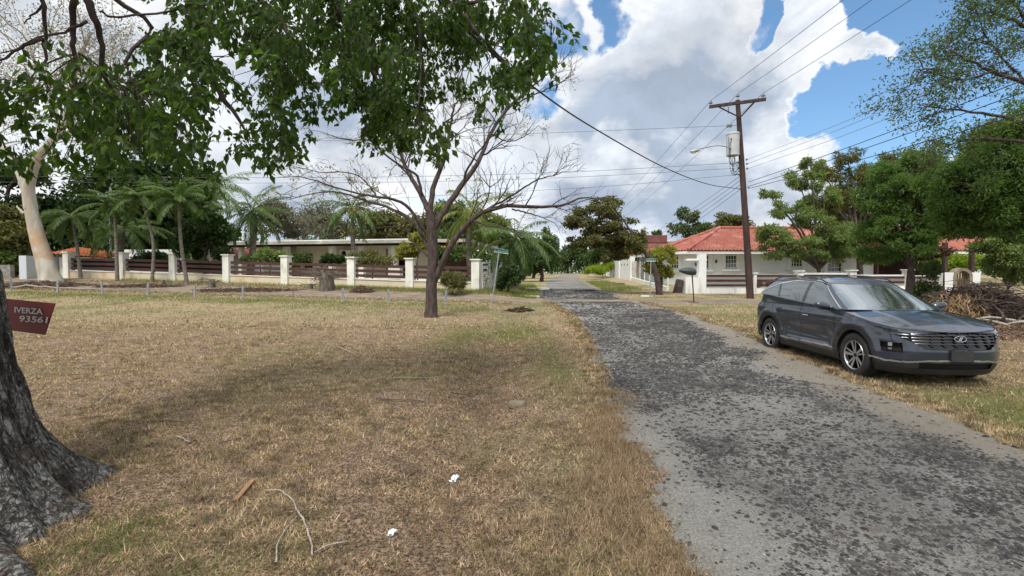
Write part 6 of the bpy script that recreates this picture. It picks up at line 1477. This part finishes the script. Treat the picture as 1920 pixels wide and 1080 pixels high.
# surface lookup on the fascia
def fas(y, z, off=0.0):
    w = Wf(z); t_ = min(abs(y) / w, .999); a = Nf(z) - LF + LF * (1 - t_ ** NFs) ** (1 / NFs)
    return np.array([y, -(a + off), z])
# grille jewels: slanted bars
gb = MB(); rows = [.832, .790, .748, .706, .664, .622]
def bar(p, q, r): gb.tube([p, (np.array(p) + q) / 2, q], r, 5)
for k, z in enumerate(rows[:-1]):
    lim = float(np.interp(z, [.585, .81, .84], [.46, .78, .76]))
    n_ = 9; ys = np.linspace(-lim, lim, int(lim * 2 / .15) + 1) + (.0 if k % 2 == 0 else .0)
    off = .5 * (ys[1] - ys[0]) * (k % 2)
    yy = np.linspace(-lim, lim, 40)
    gb.tube([fas(y, z - (.05 * (y / .8) ** 2 if k == 0 else 0), -.012) for y in yy], .0075, 5)
    for y in ys[:-1] + off:
        if abs(y) < lim and abs(y + .055) < lim and z - .042 > np.interp(abs(y), [0, .46, .80], [.585, .585, .81]):
            sg = 1 if y < 0 else -1
            gb.beam(fas(y, z, -.02), fas(y + .06, z - .042, -.02), .02, .016)
gb.build('grille_slats', m_dchrome, grl, local=True, smooth=False)
# oval badge with slanted H-like mark
bc_ = fas(0, .745, .012); bd = MB(); th = np.linspace(0, 2 * math.pi, 33)
bd.tube([bc_ + [.085 * math.cos(a), 0, .043 * math.sin(a)] for a in th], .0065, 6)
for sg in (-1, 1): bd.tube([bc_ + [sg * .018 - .030 * sg - .012 * 0 + x_, 0, z_] for x_, z_ in [(-.010 + .025 * 0, -.034), (.004, 0), (.022, .036)]][::1], [.005, .007, .005], 6)
bd.tube([bc_ + [-.026, 0, -.006], bc_ + [0, 0, .0], bc_ + [.030, 0, .007]], .006, 6)
bd.build('badge', m_chrome, car, local=True)
# plate
MB().box(fas(0, .50, .02), (.32, .02, .16)).build('number_plate', m_clad, car, local=True)
# daytime lamps beside the grille and main lamp blocks
for sg in (-1, 1):
    lb = MB()
    for j in range(3): lb.tube([fas(sg * y, z, -.006) for y, z in ((.60 + .0 * j, .80 - .045 * j), (.70 - .02 * j, .815 - .045 * j), (.79 - .035 * j, .83 - .045 * j))], .011, 5)
    lb.build('daytime_light', m_blk, car, local=True)
    hb = MB(); c = fas(sg * .775, .605, -.055)
    hl = MB().box(c + [sg * .0, -.0, .03], (.11, .05, .05), sg * -.75).build('headlight', m_lens, car, local=True)
    MB().box(c + [0, .0, -.035], (.10, .05, .035), sg * -.75).build('reflector', m_chrome, hl, local=True)
    # upper thin lamp sweep into the wing
    MB().tube([fas(sg * .78, .845, .002), fas(sg * .86, .87, .004), fas(sg * .915, .885, .002)], [.012, .012, .004], 5).build('upper_lamp', m_blk, car, local=True)
# hood
tc_i = int(np.argmin(np.where(np.arange(len(a_ref)) > na - 5, np.abs(a_ref + .55), 9)))
ns_ = 50; idx = np.arange(0, tc_i + 1)
Et = np.stack([Ag[idx, -1], Yg[idx, -1], Zg[idx, -1]], 1)
s = np.linspace(0, 1, ns_)
wv = (np.arange(len(idx)) / (len(idx) - 1))[:, None]
# outline progress by position from the nose towards the cowl
prog = np.r_[0, np.cumsum(np.hypot(np.diff(Et[:, 0]), np.diff(Et[:, 1])))]; prog = (prog / prog[-1])[:, None]
a_nose = Et[0, 0]; a_cen = a_nose + (-.13 - a_nose) * prog ** 1.0
def cowl(y): return -.55 + .42 * np.maximum(1 - (np.abs(y) / .885) ** 2.2, 0) ** (1 / 2.2)
HY = Et[:, 1:2] * (1 - s) ; 
HA = Et[:, 0:1] + (a_cen - Et[:, 0:1]) * s
wq = prog ** 6; HA = HA * (1 - wq) + np.minimum(cowl(HY), HA + 1) * wq
zc_line = lambda a: np.interp(a, [-.2, .1, .4, .65, .83], [1.085, 1.055, .995, .93, .845])
HZ_ = Et[:, 2:3] + (np.maximum(zc_line(HA), Et[:, 2:3]) - Et[:, 2:3]) * np.sin(s * math.pi / 2) ** .8
HZ_ += .014 * np.exp(-((HY - (.42 + .1 * (0.8 - HA) * .3)) / .035) ** 2) * ss(1 - prog, 0, .1) * ss(prog, .25, .5)
hood = submesh(HA, HY, HZ_, np.ones((len(idx) - 1, ns_ - 1), bool), 'hood', m_paint, car)
gl = MB()
for sg in (-1, 1): gl.tube([np.array([sg * (y - .012), -a, z + .003]) for a, y, z in Et[6::4]], .006, 4, cap=False)
gl.build('hood_gap', m_dark, car, local=True)
# greenhouse
nh = 46; h = np.linspace(0, 1, nh)
zroof = lambda a: np.interp(a, [-3.5, -3.25, -2.9, -2.2, -1.6, -1.2, -1.0, -.5], [1.50, 1.525, 1.56, 1.585, 1.565, 1.52, 1.49, 1.40])
gA = []; gY = []; gZ = []
for hh in h:
    a_f = -.13 + (-1.12 + .13) * hh ** .93; a_r = -3.60 + (.34) * hh ** 1.2
    w = .885 - .225 * hh - .05 * hh ** 5
    lf = .42 - .17 * hh
    q = outline(0, a_f, a_r, w, lf, .45 - .1 * hh, 2.2 + .3 * hh, 2.6)
    gA.append(q[0]); gY.append(q[1])
gA = np.array(gA).T; gY = np.array(gY).T
zb_ = np.where(gA[:, :1] > -.55, 1.085, ztf(gA[:, :1])) - .008
gZ = zb_ + (zroof(gA[:, -1:]) - zb_) * h[None, :]
ga, gy_, gz_ = cell(gA), cell(gY), cell(gZ); hc = cell(np.repeat(h[None], len(gA), 0))
ti = np.repeat(np.arange(gA.shape[0] - 1)[:, None], nh - 1, 1); th_deg = ti / (na - 1) * 90
front = ti < na
windm = front & (th_deg < 60) & (hc > .02) & (hc < .955)
apil = front & (th_deg >= 60) & (th_deg < 74)
sidew = ((front & (th_deg >= 74)) | ((ti >= na) & (ti < na + nb2)) | ((ti >= na + nb2) & (ti < na + nb2 + 22)))
htop = np.interp(ga, [-3.30, -3.05, -2.75, -2.3, -1.9], [.10, .42, .72, .88, .925])
sg_ = sidew & (hc > .05) & (hc < htop)
pil1 = np.abs(ga + 1.60 + .10 * (hc - .4)) < .045; pil2 = np.abs(ga + 2.62 + .32 * (hc - .5)) < .035
mirr_tri = sg_ & (ga > -.80 + .15 * hc - .0)
chr_ = (sidew & (hc >= htop) & (hc < htop + .065) & (hc > .04)) | (front & (th_deg >= 70.5) & (th_deg < 74) & (hc > .04) & (hc < .99))
rearg = (ti > na + nb2 + 34) & (hc > .08) & (hc < .75)
submesh(gA, gY, gZ, ~(windm | sg_ | chr_ | rearg), 'pillars', m_paint, car)
submesh(gA, gY, gZ, windm, 'windscreen', m_wind, car)
submesh(gA, gY, gZ, chr_, 'window_trim', m_chrome, car)
for pp_ in (pil1, pil2):
    for sg in (-1, 1): submesh(gA - .0, gY - .003, gZ, sg_ & pp_, 'window_divider', m_blk, car, mirror=sg)
submesh(gA, gY, gZ, rearg, 'rear_window', m_side, car)
for nme, rng_ in (('front_window', ga > -1.60), ('rear_window', (ga <= -1.60) & (ga > -2.62 - .32 * (hc - .5))), ('quarter_window', ga <= -2.62 - .32 * (hc - .5))):
    for sg in (-1, 1): submesh(gA, gY - .006, gZ, sg_ & rng_ & ~pil1 & ~pil2, nme, m_side, car, mirror=sg)
# roof
rs = np.linspace(0, 1, 24)
RA = gA[:, -1:] + (np.clip(gA[:, -1:], -3.0, -1.35) - gA[:, -1:]) * rs; RYY = gY[:, -1:] * (1 - rs); RZ = gZ[:, -1:] + .062 * np.sin(rs * math.pi / 2) + .0 * rs
RZ = RZ + (zroof(RA) - gZ[:, -1:]) * ss(rs, 0, 1)[None] * .6
submesh(RA, RYY, RZ, np.ones((RA.shape[0] - 1, 23), bool), 'roof', m_paint, car)
for sg in (-1, 1):
    q = curve([(sg * .615, 1.22, 1.525), (sg * .625, 1.5, 1.60), (sg * .63, 2.2, 1.645), (sg * .62, 2.8, 1.625), (sg * .60, 3.15, 1.565)], 20); MB().tube(q, .014, 8).build('roof_rail', m_blk, car, local=True, smooth=True)
MB().box((0, 3.42, 1.515), (1.15, .34, .03)).build('spoiler', m_paint, car, local=True)
# cabin inside
cb = MB().box((0, 1.75, .75), (1.55, 3.0, .5))
cb.build('cabin_floor', m_dark, car, local=True)
db = MB().box((0, .62, 1.0), (1.5, .45, .12)); db.build('dashboard', pmat('dash', (.05, .05, .05), rough=.7), car, local=True)
for sg in (-1, 1):
    MB().box((sg * .38, 1.72, 1.02), (.5, .16, .55), taper=.85).box((sg * .38, 1.76, 1.38), (.26, .1, .18)).build('seat', pmat('seat_cloth', (.06, .06, .065), rough=.9), car, local=True)
sw = MB(); th = np.linspace(0, 2 * math.pi, 25); sw.tube([(.38 + .18 * math.cos(a), .98 + .05 * math.sin(a), 1.07 + .16 * math.sin(a)) for a in th], .014, 6); sw.build('steering_wheel', m_clad, car, local=True)
MB().box((0, 1.4, .26), (1.66, 3.6, .14)).build('underbody', m_dark, car, local=True)
for wc in (0, 2.755):
    for sg in (-1, 1):
        th = np.linspace(-.15, math.pi + .15, 20); Pg = np.array([[(x_, wc + .43 * math.cos(a), .36 + .43 * math.sin(a)) for a in th] for x_ in (sg * .50, sg * .90)])
        mb = MB().grid(Pg); mb.box((sg * .5, wc, .45), (.02, .9, .6)); mb.build('wheel_arch_liner', m_dark, car, local=True)
# bonnet to windscreen wipers and cowl
MB().tube([(-.60, .50, 1.075), (-.2, .24, 1.10), (.12, .205, 1.105)], .008, 5).tube([(.05, .22, 1.095), (.4, .33, 1.09), (.66, .52, 1.08)], .008, 5).build('wiper', m_wire, car, local=True)
# mirrors
for sg in (-1, 1):
    u_ = np.linspace(0, math.pi, 14); v_ = np.linspace(0, 2 * math.pi, 20, endpoint=False); U, Vv = np.meshgrid(u_, v_, indexing='ij')
    xx = sg * (1.015 - .125 * np.cos(U)); yy = .70 + .075 * np.sin(U) ** .55 * np.cos(Vv); zz_ = 1.125 + .072 * np.sin(U) ** .55 * np.sin(Vv) + .02 * (-np.cos(U))
    mr = MB().grid(np.stack([xx, yy, zz_], -1), closev=True).build('mirror', m_paint, car, local=True, smooth=True)
    MB().beam((sg * .86, .72, 1.055), (sg * .97, .71, 1.08), .06, .04).build('mirror_arm', m_blk, mr, local=True)
    for key, a_, z_ in (('f', -1.38, .90), ('r', -2.38, .975)):
        y_ = float(flank(np.array(a_), np.array(z_), np.array(Wf(z_))))
        MB().tube([(sg * (y_ + .004), -a_ - .10, z_), (sg * (y_ + .022), -a_ - .05, z_ + .004), (sg * (y_ + .022), -a_ + .05, z_ + .004), (sg * (y_ + .004), -a_ + .10, z_)], [.008, .012, .012, .008], 8).build('door_handle', m_chrome if key == 'f' else m_paint, doors[(key, sg)], local=True, smooth=True)
# wheels
def wheel(x, wy, sg, wi):
    w = bpy.data.objects.new('wheel', None); link(w); w.parent = car; w.location = (x, wy, .36); ORG[w.name] = ORG[car.name]
    if wi is None:
        ty = MB().lathe([(.235, -.105), (.30, -.118), (.338, -.112), (.355, -.095), (.36, -.05), (.36, .05), (.355, .095), (.338, .112), (.30, .118), (.235, .105)], n=48, axis='x')
        for k in range(60):
            a = k * 2 * math.pi / 60; c = np.array([0, math.cos(a), math.sin(a)]) * .361
            for s_ in (-.07, .07): ty.beam(c + [s_ - .02, 0, 0], c + [s_ + .025, .0, 0], .018, .006)
        tyo = ty.build('tyre', m_tyre, w, local=True, smooth=True)
        rm = MB().lathe([(.238, .10), (.232, .085), (.215, .06), (.21, -.08)], n=48, axis='x', m=1)
        rm.lathe([(.243, .098), (.236, .112), (.226, .098)], n=48, axis='x', m=0)
        rm.lathe([(.001, -.02), (.20, -.02)], n=32, axis='x', m=2)
        rm.lathe([(.001, .088), (.028, .088), (.034, .08), (.045, .05)], n=20, axis='x', m=1)
        for k in range(5):
            a = k * 2 * math.pi / 5 + .2
            def pt(r_, da, x_): return np.array([x_, r_ * math.cos(a + da), r_ * math.sin(a + da)])
            # straight machined spoke
            for (d0_, d1_, w0, w1, mi) in ((.0, .02, .030, .022, 0), (.62, .42, .030, .050, 0), (.34, .26, .022, .026, 1)):
                p, q = pt(.03, d0_, .078), pt(.228, d1_, .096); d = (q - p) / np.linalg.norm(q - p); n_ = np.cross([1, 0, 0], d)
                V = [p - n_ * w0 / 2, p + n_ * w0 / 2, q + n_ * w1 / 2, q - n_ * w1 / 2]; V = V + [v_ - [.03, 0, 0] for v_ in V]
                rm.raw(V, [[0, 1, 2, 3]], mi); rm.raw(V, [[4, 7, 6, 5], [0, 4, 5, 1], [1, 5, 6, 2], [2, 6, 7, 3], [3, 7, 4, 0]], 1)
        rmo = rm.build('rim', [m_chrome_w, m_blk, m_dark], w, local=True)
        base = (tyo, rmo)
    else:
        base = wi
        for o in wi: c = o.copy(); link(c); c.parent = w
    if sg < 0: w.rotation_euler[2] = math.pi
    return base
m_chrome_w = pmat('machined_alloy', (.55, .55, .56), rough=.35, metallic=.8)
wi = wheel(.80, 0, 1, None)
wheel(-.80, 0, -1, wi); wheel(.80, 2.755, 1, wi); wheel(-.80, 2.755, -1, wi)
